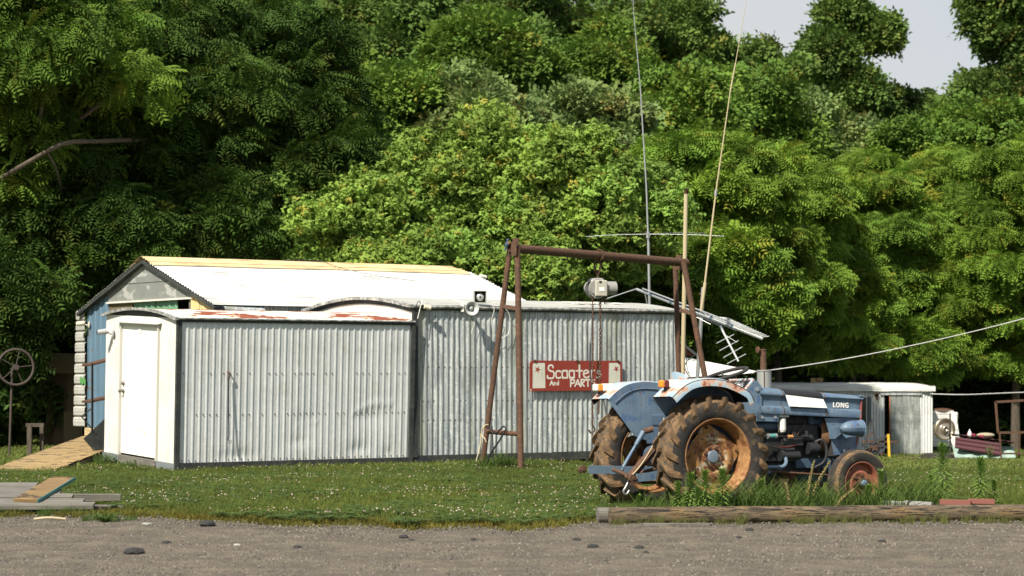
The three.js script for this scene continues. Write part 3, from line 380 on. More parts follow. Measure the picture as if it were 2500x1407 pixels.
{ // small thrush-like bird on the frame's left top
  const o = tag(obj('perched_bird', [new THREE.SphereGeometry(0.036, 14, 12).scale(0.9, 1.35, 1).rotateZ(-0.25), new THREE.SphereGeometry(0.024, 12, 10).translate(0.012, 0.062, 0), new THREE.ConeGeometry(0.006, 0.02, 6).rotateZ(-Math.PI / 2).translate(0.04, 0.062, 0), box(0.018, 0.07, 0.022, -0.028, -0.068, 0, 0, -0.25), bar(V(0.006, -0.04, 0.01), V(0.006, -0.066, 0.01), 0.003), bar(V(0.006, -0.04, -0.01), V(0.006, -0.066, -0.01), 0.003)], mat({ color: rgb(0.045, 0.07, 0.12), roughness: 0.9 })), 'tiny dark bird with rusty breast perched on the gantry end', 'bird');
  obj('breast', new THREE.SphereGeometry(0.031, 12, 10).scale(0.8, 1.2, 0.95).translate(0.010, 0.008, 0.006), mat({ color: rgb(0.38, 0.13, 0.05), roughness: 1 }), o);
  o.position.copy(P(1238, 597, 33.5)); o.rotation.y = 0.4;
}
{ // painted sign
  const W = 1.85, H = 0.49, cv = document.createElement('canvas'); cv.width = 1024; cv.height = 272; const c = cv.getContext('2d');
  const X = x => (x - 232) / 2008 * 1024, Y = y => (y - 183) / 667 * 272, rg = RNG(11);
  c.fillStyle = '#8c3426'; c.fillRect(0, 0, 1024, 272);
  for (let k = 0; k < 420; k++) { const x = rg() * 1024, w = 1 + rg() * 5, y = rg() * 200; c.fillStyle = `rgba(${rg() < 0.5 ? '168,110,84' : '110,34,22'},${0.05 + rg() * 0.12})`; c.fillRect(x, y, w, 30 + rg() * 160); }
  c.fillStyle = 'rgba(104,92,44,0.55)'; c.fillRect(X(1255), 0, 30, 62); c.fillStyle = 'rgba(120,96,52,0.35)'; c.fillRect(X(1660), 0, 20, 200);
  const panel = (pts, r) => { c.fillStyle = '#d3d1c2'; c.beginPath(); c.moveTo(...pts[0]); for (const q of pts.slice(1)) q.length === 4 ? c.quadraticCurveTo(...q) : c.lineTo(...q); c.closePath(); c.fill(); };
  panel([[X(285), Y(300)], [X(285), Y(240), X(330), Y(240)], [X(545), Y(236)], [X(557), Y(785)], [X(283), Y(788)]]);
  panel([[X(1948), Y(232)], [X(2130), Y(232)], [X(2195), Y(250), X(2196), Y(320)], [X(2200), Y(785)], [X(1940), Y(785)]]);
  for (let k = 0; k < 60; k++) { const s = rg() < 0.5; c.fillStyle = `rgba(120,120,90,${0.04 + rg() * 0.08})`; c.fillRect(s ? X(290 + rg() * 250) : X(1950 + rg() * 240), Y(300 + rg() * 200), 3 + rg() * 6, 40 + rg() * 60); }
  const star = (cx, cy, r, rot) => { c.fillStyle = '#92332a'; c.beginPath(); for (let k = 0; k < 10; k++) { const a = rot + k * Math.PI / 5, q = k % 2 ? r * 0.36 : r; c[k ? 'lineTo' : 'moveTo'](X(cx) + Math.cos(a) * q, Y(cy) + Math.sin(a) * q); } c.closePath(); c.fill(); };
  star(392, 382, 37, 0.02); star(2112, 368, 36, 1.6);
  c.strokeStyle = '#d8d6c8'; c.lineCap = 'round'; c.lineJoin = 'round';
  const S = (w, pts) => { c.lineWidth = w; c.beginPath(); c.moveTo(X(pts[0][0]), Y(pts[0][1])); for (const q of pts.slice(1)) q.length === 4 ? c.quadraticCurveTo(X(q[0]), Y(q[1]), X(q[2]), Y(q[3])) : q.length === 6 ? c.bezierCurveTo(X(q[0]), Y(q[1]), X(q[2]), Y(q[3]), X(q[4]), Y(q[5])) : c.lineTo(X(q[0]), Y(q[1])); c.stroke(); };
  const w = 16;
  S(w, [[722, 335], [715, 280, 675, 283], [615, 290, 620, 355], [625, 412, 700, 418], [752, 425, 742, 500], [735, 575, 690, 572], [640, 575, 600, 560], [602, 515]]);      // S
  S(w, [[880, 428], [860, 405, 825, 410], [780, 420, 784, 495], [785, 565, 830, 566], [870, 566, 885, 550]]);      // c
  S(w, [[925, 410], [1025, 405], [1032, 560], [930, 564], [916, 490], [925, 410]]); S(w, [[1078, 408], [1175, 405], [1182, 555], [1085, 562], [1070, 490], [1078, 408]]); // oo
  S(w + 2, [[1294, 285], [1296, 550]]); S(w - 2, [[1220, 408], [1360, 406]]);   // t
  S(w - 1, [[1395, 475], [1495, 445], [1490, 395, 1440, 396], [1380, 405, 1386, 490], [1395, 560, 1455, 558], [1500, 552, 1505, 530]]); // e
  S(w, [[1548, 400], [1550, 555]]); S(w - 2, [[1552, 440], [1575, 395, 1625, 400]]);  // r
  S(w, [[1752, 408], [1700, 385, 1690, 425], [1690, 465, 1730, 470], [1775, 485, 1755, 530], [1735, 560, 1675, 556]]); // s
  const w2 = 12; S(w2, [[655, 722], [690, 632], [728, 722]]); S(w2 - 3, [[668, 690], [715, 690]]); S(w2 - 2, [[745, 660], [747, 720]]); S(w2 - 3, [[748, 680], [770, 650, 785, 680], [788, 720]]); S(w2 - 2, [[840, 628], [840, 720]]); S(w2 - 3, [[838, 665], [805, 668, 810, 695], [815, 720, 838, 710]]); // And
  const w3 = 15; S(w3, [[1105, 600], [1103, 750]]); S(w3, [[1105, 603], [1190, 590, 1185, 640], [1180, 690, 1110, 682]]); S(w3, [[1195, 748], [1258, 605], [1310, 748]]); S(w3 - 3, [[1222, 700], [1290, 700]]); S(w3, [[1330, 600], [1332, 748]]); S(w3, [[1332, 605], [1405, 590, 1400, 640], [1395, 668, 1335, 672], [1400, 748]]); S(w3, [[1418, 608], [1530, 604]]); S(w3, [[1478, 608], [1482, 748]]); S(w3, [[1620, 610], [1570, 595, 1572, 635], [1585, 662, 1618, 680], [1640, 725, 1600, 742], [1575, 746, 1562, 736]]); // PARTS
  c.fillStyle = '#d8d4c8'; c.beginPath(); c.arc(X(246), Y(818), 8, 0, 7); c.fill();
  const t = new THREE.CanvasTexture(cv); t.colorSpace = THREE.SRGBColorSpace; t.wrapS = t.wrapT = THREE.ClampToEdgeWrapping; t.repeat.set(1 / W, 1 / H);
  const s = new THREE.Shape(), r = 0.075; s.moveTo(0, 0); s.lineTo(W, 0); s.lineTo(W, H - r); s.quadraticCurveTo(W, H, W - r, H); s.lineTo(r, H); s.quadraticCurveTo(0, H, 0, H - r); s.closePath();
  const o = thing('painted_sign', 'hand painted red sign with white lettering and two stars on trailer wall', 'sign', onB(2.165, 1.170, 0.055), TH);
  const g = new THREE.ExtrudeGeometry(s, { depth: 0.018, bevelEnabled: false, curveSegments: 8 });
  obj('board', g, mat({ color: rgb(0.24, 0.04, 0.022), roughness: 0.7 }), o);
  obj('painted_face', new THREE.ShapeGeometry(s, 8).translate(0, 0, 0.0205), mat({ map: t, roughness: 0.65 }), o);
  for (const x of [0.09, 0.93, 1.76]) obj('bolt', cylz(0.02, 0.02, x, H - 0.005, 0.026, 8), M.rust, o);
}
tag(obj('black_cable', tube([P(1441, 838, 36.55), P(1441, 900, 36.55), P(1443, 935, 36.5), P(1446, 962, 36.4), P(1447, 1010, 36.4)], 0.011, 24, 6), M.black), 'thin black cable hanging straight down over the sign lettering', 'cable');
{ // hook and hanging strap on the small shed
  const o = thing('hanging_strap', 'thin black strap hanging from rusty hook on the ribbed shed wall', 'strap', onA(0.815, 1.46, 0.03), TH);
  obj('hook', tube([V(0, 0.02, -0.02), V(0, 0.02, 0.015), V(0.01, -0.02, 0.025), V(0, -0.06, 0.015), V(0.012, -0.075, 0.01)], 0.012, 14, 6), M.rust, o);
  obj('strap', tube([V(0, -0.06, 0.012), V(-0.004, -0.5, 0.01), V(0.0, -0.93, 0.008), V(-0.012, -0.98, 0.006)], 0.0085, 12, 5), M.black, o);
  obj('loop', new THREE.TorusGeometry(0.022, 0.004, 5, 12).translate(0.02, -1.0, 0.01), M.black, o);
}
{ // horn speaker and square siren at the trailer's eave
  const e = onB(0.98, 2.47, 0.12), o = thing('horn_speaker', 'grey round horn loudspeaker at the trailer eave', 'loudspeaker', e, TH - 0.35);
  obj('horn', lathez([[0.02, -0.16], [0.03, -0.10], [0.045, -0.05], [0.075, 0.0], [0.105, 0.03], [0.11, 0.036], [0.10, 0.032], [0.07, 0.0], [0.04, -0.05]], 28).translate(0, 0, 0.1), mat({ color: rgb(0.46, 0.48, 0.46), roughness: 0.5 }), o);
  obj('driver_cone', lathez([[0, 0.045], [0.02, 0.04], [0.035, 0.02], [0.04, -0.02]], 20).translate(0, 0, 0.07), mat({ color: rgb(0.28, 0.30, 0.30), roughness: 0.5 }), o);
  obj('bracket', [box(0.05, 0.16, 0.03, -0.12, 0.03, -0.03), cylz(0.045, 0.1, -0.02, 0, -0.09, 14)], M.plasticwhite, o);
  const q = onB(1.26, 2.575, -0.02), s = thing('siren_box', 'square grey siren box with silver dome on the trailer roof edge', 'siren', q, TH - 0.5);
  obj('case', [box(0.19, 0.012, 0.14, 0, -0.006, 0.0), box(0.19, 0.012, 0.14, 0, 0.18, 0), box(0.012, 0.19, 0.14, -0.095, 0.088, 0), box(0.012, 0.19, 0.14, 0.095, 0.088, 0), box(0.19, 0.19, 0.012, 0, 0.088, -0.07)], mat({ color: rgb(0.34, 0.34, 0.31), roughness: 0.6 }), s);
  obj('liner', box(0.165, 0.165, 0.01, 0, 0.088, -0.05), M.black, s);
  obj('dome', new THREE.SphereGeometry(0.066, 20, 14).scale(1, 1, 0.6).translate(0, 0.088, 0.0), M.alu, s);
  obj('dome_boss', lathez([[0.0, 0.05], [0.012, 0.048], [0.016, 0.036]], 12).translate(0, 0.088, 0.0), M.black, s);
  tag(obj('white_wire', tube([onB(0.0, 2.3, 0.13), onB(0.1, 2.56, 0.1), onB(0.42, 2.67, -0.25), onB(0.8, 2.62, -0.1), onB(0.98, 2.52, 0.08)], 0.006, 30, 5), M.caulk), 'thin white wire looping from the shed roof to the horn speaker', 'wire');
  tag(obj('white_wire', tube([onB(1.32, 2.56, 0.1), onB(1.42, 2.50, 0.14), onB(1.40, 2.25, 0.10), onB(1.52, 2.03, 0.08), onB(1.70, 2.05, 0.08), onB(1.76, 2.15, 0.08), onB(1.72, 2.4, 0.12), onB(1.55, 2.55, 0.09), onB(1.36, 2.575, 0.06)], 0.005, 40, 5), M.caulk), 'white wire drooping in a big loop right of the siren box', 'wire');
  tag(obj('white_wire', tube([onB(1.02, 2.36, 0.12), onB(1.1, 2.26, 0.08), onB(1.06, 2.16, 0.07), onB(1.04, 2.08, 0.06)], 0.004, 16, 5), M.caulk), 'short white wire end dangling under the horn speaker', 'wire');
  const fl = thing('flood_lamp', 'small cream flood lamp at the corner between the two trailers', 'lamp', onB(0.13, 2.49, 0.12), TH - 0.2);
  obj('lamp_head', [cylx(0.035, 0.10, 0.05, 0, 0, 12, 0.042).rotateZ(-0.25)], M.cream, fl); obj('bracket', [box(0.05, 0.05, 0.1, -0.03, 0.0, -0.06), tube([V(-0.05, 0.02, 0), V(-0.1, 0.08, 0.02), V(-0.14, 0.0, 0.02), V(-0.08, -0.1, 0)], 0.006, 16, 5)], M.black, fl);
}
function securityCamera(name, label, pos, ry, m, plate = true) {
  const o = thing(name, label, 'camera', pos, ry);
  obj('housing', [cylx(0.04, 0.14, -0.10, 0.01, 0, 14, 0.046).rotateZ(0.12)], m, o);
  obj('lens_hood', cylx(0.036, 0.012, -0.185, -0.008, 0, 14), M.black, o);
  obj('arm', [tube([V(-0.03, 0.0, 0), V(0.01, -0.03, 0), V(0.05, -0.03, 0)], 0.013, 10, 7)], m, o);
  if (plate) obj('mount_plate', new THREE.SphereGeometry(0.06, 14, 10).scale(0.3, 1.15, 0.9).translate(0.06, -0.03, 0), m, o);
  return o;
}
securityCamera('security_camera', 'grey security camera on the white shed end wall beside the door', onA(-0.08, 2.0, -2.15), R(10), mat({ color: rgb(0.32, 0.33, 0.33), roughness: 0.5 }));
securityCamera('security_camera', 'beige security camera under the far eave of the blue barn', onBarn(-0.08, 2.36, -4.95), R(10), M.cream);
{ const c2 = securityCamera('security_camera', 'cream security camera on the right end of the barn roof', P(1168, 676, 43.3), R(-150), M.plasticwhite, false); obj('clamp', box(0.07, 0.02, 0.05, 0.04, -0.05, 0), M.caulk, c2); }

// antennas and poles
{
  const o = thing('whip_antenna', 'tall silver whip antenna with level radial rods behind the trailer', 'antenna', P(1592, 1150, 42));
  o.position.y = gy(o.position.x, 42); const l = v => v.clone().sub(o.position), d = 42;
  obj('mast', bar(V(0, 0, 0), l(P(1583, 590, d)), 0.03, 0.024, 10), M.steel, o);
  obj('whip', [bar(l(P(1583, 600, d)), l(P(1578, 455, d)), 0.018, 0.015), bar(l(P(1578, 455, d)), l(P(1563, 210, d)), 0.015, 0.011), bar(l(P(1563, 210, d)), l(P(1547, 30, d)), 0.010, 0.007), bar(l(P(1547, 30, d)), l(P(1540, -120, d)), 0.006, 0.004)], M.steel, o);
  obj('hub', cyly(0.035, 0.12, l(P(1582, 574, d)).x, l(P(1582, 574, d)).y, 0, 10), M.steel, o);
  const c = l(P(1582, 572, d)); for (const [u, v, dd] of [[1432, 578, 42.4], [1768, 577, 41.6], [1722, 569, 43.4], [1575, 566, 40.7]]) obj('radial_rod', tube([c, V().lerpVectors(c, l(P(u, v, dd)), 0.5).add(V(0, 0.012, 0)), l(P(u, v, dd))], 0.0055, 8, 5), M.steel, o);
}
{
  const o = thing('leaning_antenna', 'slender tan whip antenna leaning right on a grey pipe mast', 'antenna', P(1690, 1140, 39.6)); o.position.y = gy(o.position.x, 39.6); const l = v => v.clone().sub(o.position), d = 39.6;
  obj('mast', bar(V(0, 0, 0), l(P(1717, 702, d)), 0.035, 0.035, 10), M.steel, o);
  obj('whip', [bar(l(P(1712, 760, d - 0.08)), l(P(1722, 690, d - 0.08)), 0.03, 0.03), bar(l(P(1720, 702, d - 0.08)), l(P(1748, 470, d)), 0.018, 0.015), bar(l(P(1748, 470, d)), l(P(1783, 225, d)), 0.014, 0.010), bar(l(P(1783, 225, d)), l(P(1796, 155, d)), 0.014, 0.012), bar(l(P(1796, 155, d)), l(P(1815, 45, d)), 0.008, 0.005), bar(l(P(1815, 45, d)), l(P(1832, -60, d)), 0.005, 0.003)], M.pole, o);
  obj('coupling', bar(l(P(1747, 478, d)), l(P(1748.5, 464, d)), 0.026, 0.026), M.steel, o);
  obj('clamp', [bar(l(P(1708, 737, d)), l(P(1722, 737, d)), 0.016), bar(l(P(1707, 718, d)), l(P(1722, 718, d)), 0.016)], M.rust, o);
  obj('guy_wire', [tube([l(P(1676, 832, d)), l(P(1678, 900, d)), l(P(1690, 930, d))], 0.006, 10, 4), tube([l(P(1700, 865, d)), l(P(1678, 882, d)), l(P(1672, 895, d)), l(P(1690, 935, d))], 0.008, 14, 4)], M.black, o);
}
{
  const o = thing('pipe_pole', 'straight pale yellow pipe pole with open rusted top beside the trailer', 'pole', P(1663, 1130, 37.4)); o.position.y = gy(o.position.x, 37.4) - 0.02; const l = v => v.clone().sub(o.position);
  obj('pipe', [bar(V(0, 0, 0), l(P(1675, 474, 37.4)), 0.038, 0.034, 14, true)], M.pole, o);
  const tp = l(P(1675, 470, 37.4)); obj('open_top', [new THREE.CylinderGeometry(0.036, 0.036, 0.12, 14, 1, true).rotateX(0.5).translate(tp.x, tp.y, tp.z)], M.rust, o);
}
{
  const o = thing('television_antenna', 'fallen silver television antenna with many short rods at the trailer end', 'antenna', P(1700, 775, 38.8), 0), l = v => v.clone().sub(o.position);
  const a = l(P(1553, 706, 39.6)), b = l(P(1862, 828, 38.4)), at = t => V().lerpVectors(a, b, t);
  obj('boom', beamBox(a, b, 0.03, 0.03), M.alu, o);
  obj('boom', beamBox(at(0.05).add(V(0, 0.05, 0.05)), at(0.72).add(V(0.05, 0.05, 0.06)), 0.018, 0.018), M.alu, o);
  obj('front_rod', bar(a, l(P(1480, 730, 39.2)), 0.010, 0.008), M.alu, o);
  obj('stay', bar(at(0.07), l(P(1580, 742, 39.6)), 0.010, 0.010), M.alu, o);
  for (let k = 0; k < 17; k++) { const t = 0.52 + k * 0.0285, p = at(t), L = 0.46 - k * 0.019; obj('rod', bar(p.clone().add(V(-L * 0.25, 0.0, -L * 0.3)), p.clone().add(V(L, 0.07 - L * 0.30, L * 0.5)), 0.0085, 0.0085, 5), M.alu, o); }
  for (let k = 0; k < 5; k++) { const p = at(0.60 + k * 0.05); obj('rod', bar(p, p.clone().add(V(-0.16, 0.16 - 0.01 * k, -0.3)), 0.008, 0.008, 5), M.alu, o); }
  for (let k = 0; k < 5; k++) { const p = at(0.24 + k * 0.085); obj('rod', bar(p, p.clone().add(V(0.75 + k * 0.03, -0.42 + k * 0.02, 0.35)), 0.009, 0.008, 5), M.alu, o); }
  for (let k = 0; k < 5; k++) { const p = at(0.12 + k * 0.16); obj('insulator', [box(0.05, 0.05, 0.05, p.x, p.y + 0.02, p.z)], mat({ color: rgb(0.05, 0.10, 0.15) }), o); }
  const c0 = l(P(1758, 796, 38.5)), c1 = l(P(1803, 883, 38.3)); obj('short_boom', bar(c0, c1, 0.022, 0.018), M.alu, o);
  obj('stay', bar(l(P(1770, 818, 38.45)), l(P(1799, 836, 38.4)), 0.007), M.alu, o);
  for (const [u0, v0, u1, v1] of [[1749, 839, 1792, 817], [1757, 857, 1803, 832], [1766, 874, 1812, 848], [1775, 889, 1821, 865]]) obj('rod', bar(l(P(u0, v0, 38.3)), l(P(u1, v1, 38.5)), 0.009, 0.009, 5), M.alu, o);
}
{ const o = thing('dark_mast', 'slim dark mast rising behind the barn roof under the walnut branches', 'mast', P(664, 1100, 47)); o.position.y = gy(o.position.x, 47); const l = v => v.clone().sub(o.position);
  obj('pole', bar(V(0, 0, 0), l(P(663, 560, 47)), 0.032, 0.028), M.steel, o); obj('upper_pole', bar(l(P(663, 560, 47)), l(P(658, 430, 47)), 0.02, 0.014), M.dark, o); }
tag(obj('overhead_cable', tube([P(1835, 909, 45), P(1890, 903, 44.6), P(2060, 877, 43.5), P(2250, 839, 42), P(2456, 790, 40), P(2620, 745, 39)], 0.009, 40, 6), M.cable), 'pale overhead cable rising to the right above the far trailer', 'cable');
tag(obj('overhead_cable', tube([P(2270, 962, 58), P(2340, 964, 57), P(2460, 960, 54), P(2600, 955, 50)], 0.013, 20, 6), M.cable), 'thin level cable leaving the far trailer roof to the right', 'cable');
// ---------- the tractor ----------
const tractor = thing('farm_tractor', 'faded blue farm tractor with rusty wheels parked in tall weeds', 'tractor', V(1.768, -0.01, -23.893), R(27));
tractor.rotation.x = R(-1.6);
const font = await new FontLoader().loadAsync('fonts/droid/droid_sans_bold.typeface.json');
{
  const o = tractor;
  // rear tyre: carcass plus separate chevron lugs
  const lugGeo = (s) => { // one bar from the centre line to the shoulder
    const n = 9, pos = [], idx = [];
    for (let i = 0; i <= n; i++) { const t = i / n, q0 = Math.min(1, t / 0.72), q1 = Math.max(0, (t - 0.72) / 0.28), z = s * (-0.012 + 0.165 * q0 + 0.016 * q1 - 0.004 * q1 * q1), al = t * 0.29 + 0.06 * t * t, rb = 0.590 - 0.012 * q0 - 0.085 * q1, rt = 0.642 - 0.014 * q0 - 0.105 * q1, hw = (0.032 + 0.020 * t);
      for (const [q, r, zz] of [[-1.35, rb, 0], [-0.72, rt, 1], [0.72, rt, 1], [1.35, rb, 0]]) { const a = al + q * hw; pos.push(Math.cos(a) * r, Math.sin(a) * r, z + s * zz * 0.012 * q1); } }
    for (let i = 0; i < n; i++) for (let k = 0; k < 3; k++) { const a = i * 4 + k, b = a + 1, c = a + 4, d = c + 1; idx.push(a, b, d, a, d, c); }
    idx.push(0, 1, 2, 0, 2, 3); const e = n * 4; idx.push(e, e + 2, e + 1, e, e + 3, e + 2);
    const g = new THREE.BufferGeometry(); g.setAttribute('position', new THREE.Float32BufferAttribute(pos, 3)); g.setIndex(idx); const h = g.toNonIndexed(); h.computeVertexNormals(); return prep(h);
  };
  const lugs = [lugGeo(1), lugGeo(-1)];
  const nut = cylz(0.016, 0.03, 0, 0, 0, 6);
  function rearWheel(z0, s) {
    const w = new THREE.Group(); w.name = 'rear_wheel'; w.position.set(0, 0.60, z0); w.rotation.z = s > 0 ? 0.2 : 1.1; o.add(w);
    obj('tyre', lathez([[0.378, -0.120], [0.400, -0.142], [0.45, -0.160], [0.50, -0.163], [0.55, -0.152], [0.582, -0.128], [0.594, -0.07], [0.598, 0], [0.594, 0.07], [0.582, 0.128], [0.55, 0.152], [0.50, 0.163], [0.45, 0.160], [0.400, 0.142], [0.378, 0.120]], 56), M.rubber, w);
    obj('dust_band', [lathez([[0.556, 0.1515], [0.585, 0.1285], [0.597, 0.07], [0.601, 0], [0.597, -0.07], [0.585, -0.1285], [0.556, -0.1515]], 56)], M.tread, w);
    const N = 19; for (let k = 0; k < N; k++) for (const j of [0, 1]) { const m = new THREE.Mesh(lugs[j], M.tread); m.name = 'tread_lug'; m.castShadow = m.receiveShadow = true; m.rotation.z = (k + j * 0.5) / N * Math.PI * 2; w.add(m); }
    obj('rim', lathez([[0.384, 0.118], [0.398, 0.138], [0.395, 0.146], [0.378, 0.140], [0.368, 0.115], [0.362, 0.06], [0.335, 0.035], [0.335, -0.04], [0.362, -0.07], [0.372, -0.12], [0.395, -0.143], [0.398, -0.136], [0.384, -0.118]], 64), M.rim, w);
    const sh = new THREE.Shape(), nn = 96; for (let k = 0; k <= nn; k++) { const a = k / nn * Math.PI * 2, c = Math.pow(Math.abs(Math.cos(2 * a)), 5), r = 0.272 + 0.068 * c; sh[k ? 'lineTo' : 'moveTo'](Math.cos(a) * r, Math.sin(a) * r); }
    const dz = s * 0.0; obj('wheel_disc', [new THREE.ExtrudeGeometry(sh, { depth: 0.012, bevelEnabled: true, bevelSize: 0.004, bevelThickness: 0.004, bevelSegments: 1 }).translate(0, 0, dz - 0.006), lathez([[0.262, 0.012], [0.235, 0.035], [0.20, 0.046], [0.175, 0.042], [0.155, 0.02], [0.135, 0.016], [0.115, 0.03], [0.07, 0.033], [0, 0.034]].map(([r, z]) => [r, s * z + dz]), 48)], M.disc, w);
    obj('hub_cap', lathez([[0, 0.058], [0.055, 0.056], [0.066, 0.05], [0.068, 0.032]].map(([r, z]) => [r, s * z + dz]), 28), mat({ color: rgb(0.13, 0.17, 0.21), roughness: 0.5 }), w);
    for (let k = 0; k < 8; k++) { const a = k / 8 * Math.PI * 2 + 0.2; const m = new THREE.Mesh(prep(nut.clone()), M.rust); m.name = 'wheel_nut'; m.position.set(Math.cos(a) * 0.096, Math.sin(a) * 0.096, s * 0.042 + dz); w.add(m); }
    for (let k = 0; k < 4; k++) { const a = k / 4 * Math.PI * 2; obj('rim_bolt', [cylz(0.014, 0.03, Math.cos(a) * 0.305, Math.sin(a) * 0.305, dz + s * 0.016, 6)], M.rust, w); obj('rim_lug', box(0.06, 0.07, 0.012, Math.cos(a) * 0.325, Math.sin(a) * 0.325, dz - s * 0.008, 0, a), M.rim, w); }
    for (let k = 0; k < 8; k++) { const a = (k + 0.5) / 8 * Math.PI * 2; obj('vent_hole', cylz(0.010, 0.004, Math.cos(a) * 0.222, Math.sin(a) * 0.222, dz + s * 0.0405, 8), M.black, w); }
  }
  rearWheel(0.66, 1); rearWheel(-0.66, -1);
  function frontWheel(x, y, z0, s, turn) {
    const w = new THREE.Group(); w.name = 'front_wheel'; w.scale.setScalar(1.055); w.position.set(x, y, z0); w.rotation.y = turn; o.add(w);
    obj('tyre', lathez([[0.205, -0.068], [0.225, -0.082], [0.265, -0.093], [0.305, -0.088], [0.328, -0.070], [0.334, -0.052], [0.334, -0.044], [0.325, -0.040], [0.325, -0.030], [0.338, -0.026], [0.346, -0.012], [0.346, 0.012], [0.338, 0.026], [0.325, 0.030], [0.325, 0.040], [0.334, 0.044], [0.334, 0.052], [0.328, 0.070], [0.305, 0.088], [0.265, 0.093], [0.225, 0.082], [0.205, 0.068]], 56), M.rubber, w);
    obj('dust_band', lathez([[0.306, 0.0895], [0.329, 0.072], [0.3355, 0.05]], 56), M.tread, w);
    obj('rim', lathez([[0.208, 0.066], [0.218, 0.078], [0.208, 0.080], [0.196, 0.06], [0.19, 0.02], [0.18, 0.0], [0.19, -0.03], [0.2, -0.07], [0.215, -0.078]], 44), M.fronthub, w);
    const sh = new THREE.Shape(); sh.absarc(0, 0, 0.192, 0, Math.PI * 2); for (let k = 0; k < 4; k++) { const a = k / 4 * Math.PI * 2 + 0.6, h = new THREE.Path(); h.absarc(Math.cos(a) * 0.168, Math.sin(a) * 0.168, 0.013, 0, Math.PI * 2); sh.holes.push(h); }
    obj('wheel_disc', [new THREE.ExtrudeGeometry(sh, { depth: 0.008, bevelEnabled: false, curveSegments: 20 }).translate(0, 0, s * 0.012), lathez([[0.145, 0.018], [0.125, 0.045], [0.105, 0.05], [0.085, 0.04], [0.06, 0.032], [0, 0.032]].map(([r, z]) => [r, s * z]), 36)], M.fronthub, w);
    obj('hub', [lathez([[0.05, 0.03], [0.05, 0.09], [0.044, 0.105]].map(([r, z]) => [r, s * z]), 24)], M.rust, w);
    obj('hub_cap', lathez([[0, 0.135], [0.026, 0.132], [0.033, 0.122], [0.034, 0.095]].map(([r, z]) => [r, s * z]), 20), mat({ color: rgb(0.12, 0.18, 0.26), roughness: 0.45 }), w);
    for (let k = 0; k < 6; k++) { const a = k / 6 * Math.PI * 2 + 0.3; const m = new THREE.Mesh(prep(nut.clone()), M.rust); m.name = 'wheel_nut'; m.position.set(Math.cos(a) * 0.078, Math.sin(a) * 0.078, s * 0.055); w.add(m); }
  }
  frontWheel(1.885, 0.285, 0.60, 1, R(2)); frontWheel(1.885, 0.285, -0.60, -1, R(2));

  // fenders
  const prof = new THREE.CatmullRomCurve3([[-0.578, 1.225], [-0.47, 1.312], [-0.34, 1.382], [-0.165, 1.412], [0.05, 1.40], [0.20, 1.355], [0.32, 1.302], [0.39, 1.255], [0.435, 1.165]].map(([x, y]) => V(x, y, 0)), false, 'catmullrom', 0.5);
  function fender(s) {
    const f = new THREE.Group(); f.name = 'fender'; o.add(f); const zi = s * 0.46, zo = s * 0.86, n = 36;
    const sec = [[zi, -0.03], [zi, -0.008], [zi + s * 0.02, 0], [zo - s * 0.05, 0], [zo - s * 0.015, -0.008], [zo, -0.03], [zo + s * 0.004, -0.085]];
    obj('fender_top', sheet(n, sec.length - 1, (i, j) => { const u = i / n, p = prof.getPoint(u), t = prof.getTangent(u), [z, q] = sec[j]; return [p.x - t.y * q, p.y + t.x * q, z]; }), M.fender, f);
    obj('fender_liner', sheet(n, 3, (i, j) => { const u = i / n, p = prof.getPoint(u), t = prof.getTangent(u), q = j === 3 ? -0.082 : -0.012, z = [zi, lerp(zi, zo, 0.5), zo - s * 0.006, zo - s * 0.003][j]; return [p.x - t.y * q, p.y + t.x * q, z]; }), M.soot, f);
    // inner side plate
    const low = x => x < -0.27 ? lerp(1.19, 0.82, (x + 0.578) / 0.308) : x < -0.06 ? lerp(0.82, 0.75, (x + 0.27) / 0.21) : 0.75;
    obj('side_plate', sheet(n, 6, (i, j) => { const p = prof.getPoint(i / n), b = Math.min(p.y - 0.03, low(p.x)); return [p.x, lerp(p.y - 0.012, b, j / 6), zi - s * 0.004 + s * 0.02 * (vnoise(p.x * 5, j * 0.8) - 0.5) * ss(0, 2, j)]; }), M.blue, f);
    obj('plate_bead', tube(Array.from({ length: 12 }, (_, k) => { const p = prof.getPoint(0.05 + k / 11 * 0.85); return V(p.x * 0.93, p.y - 0.085, zi - s * 0.012); }), 0.006, 30, 5), M.blue, f);
    // lamp on the rear slope
    const lz = s > 0 ? 0.62 : -0.70, lx = s > 0 ? -0.56 : -0.60, ly = s > 0 ? 1.355 : 1.345, g = new THREE.Group(); g.name = 'tail_lamp'; g.position.set(lx + 0.06, ly, lz); f.add(g);
    obj('lamp_body', rbox(0.15, 0.085, 0.085, 0.02, 0.085, 0, 0), M.plasticwhite, g); obj('lamp_lens', rbox(0.07, 0.08, 0.082, 0.02, -0.012, 0, 0), s > 0 ? M.ruby : M.amber, g); obj('lamp_lens', rbox(0.045, 0.078, 0.08, 0.018, -0.058, 0, 0), s > 0 ? M.amber : M.plasticwhite, g); obj('lamp_base', box(0.15, 0.03, 0.06, 0.06, -0.055, 0), M.black, g);
  }
  fender(1); fender(-1);

  // hood: lofted section between the dash and the nose, in three lengths with open seams
  const secR = [[0, 1.335], [0.14, 1.334], [0.23, 1.326], [0.275, 1.305], [0.298, 1.270], [0.300, 1.240], [0.272, 1.224], [0.268, 1.135], [0.282, 1.122], [0.310, 1.112], [0.312, 1.046], [0.290, 1.038]];
  const secF = [[0, 1.238], [0.13, 1.236], [0.22, 1.228], [0.265, 1.214], [0.290, 1.196], [0.292, 1.186], [0.268, 1.176], [0.262, 1.078], [0.278, 1.066], [0.300, 1.056], [0.302, 0.984], [0.284, 0.976]];
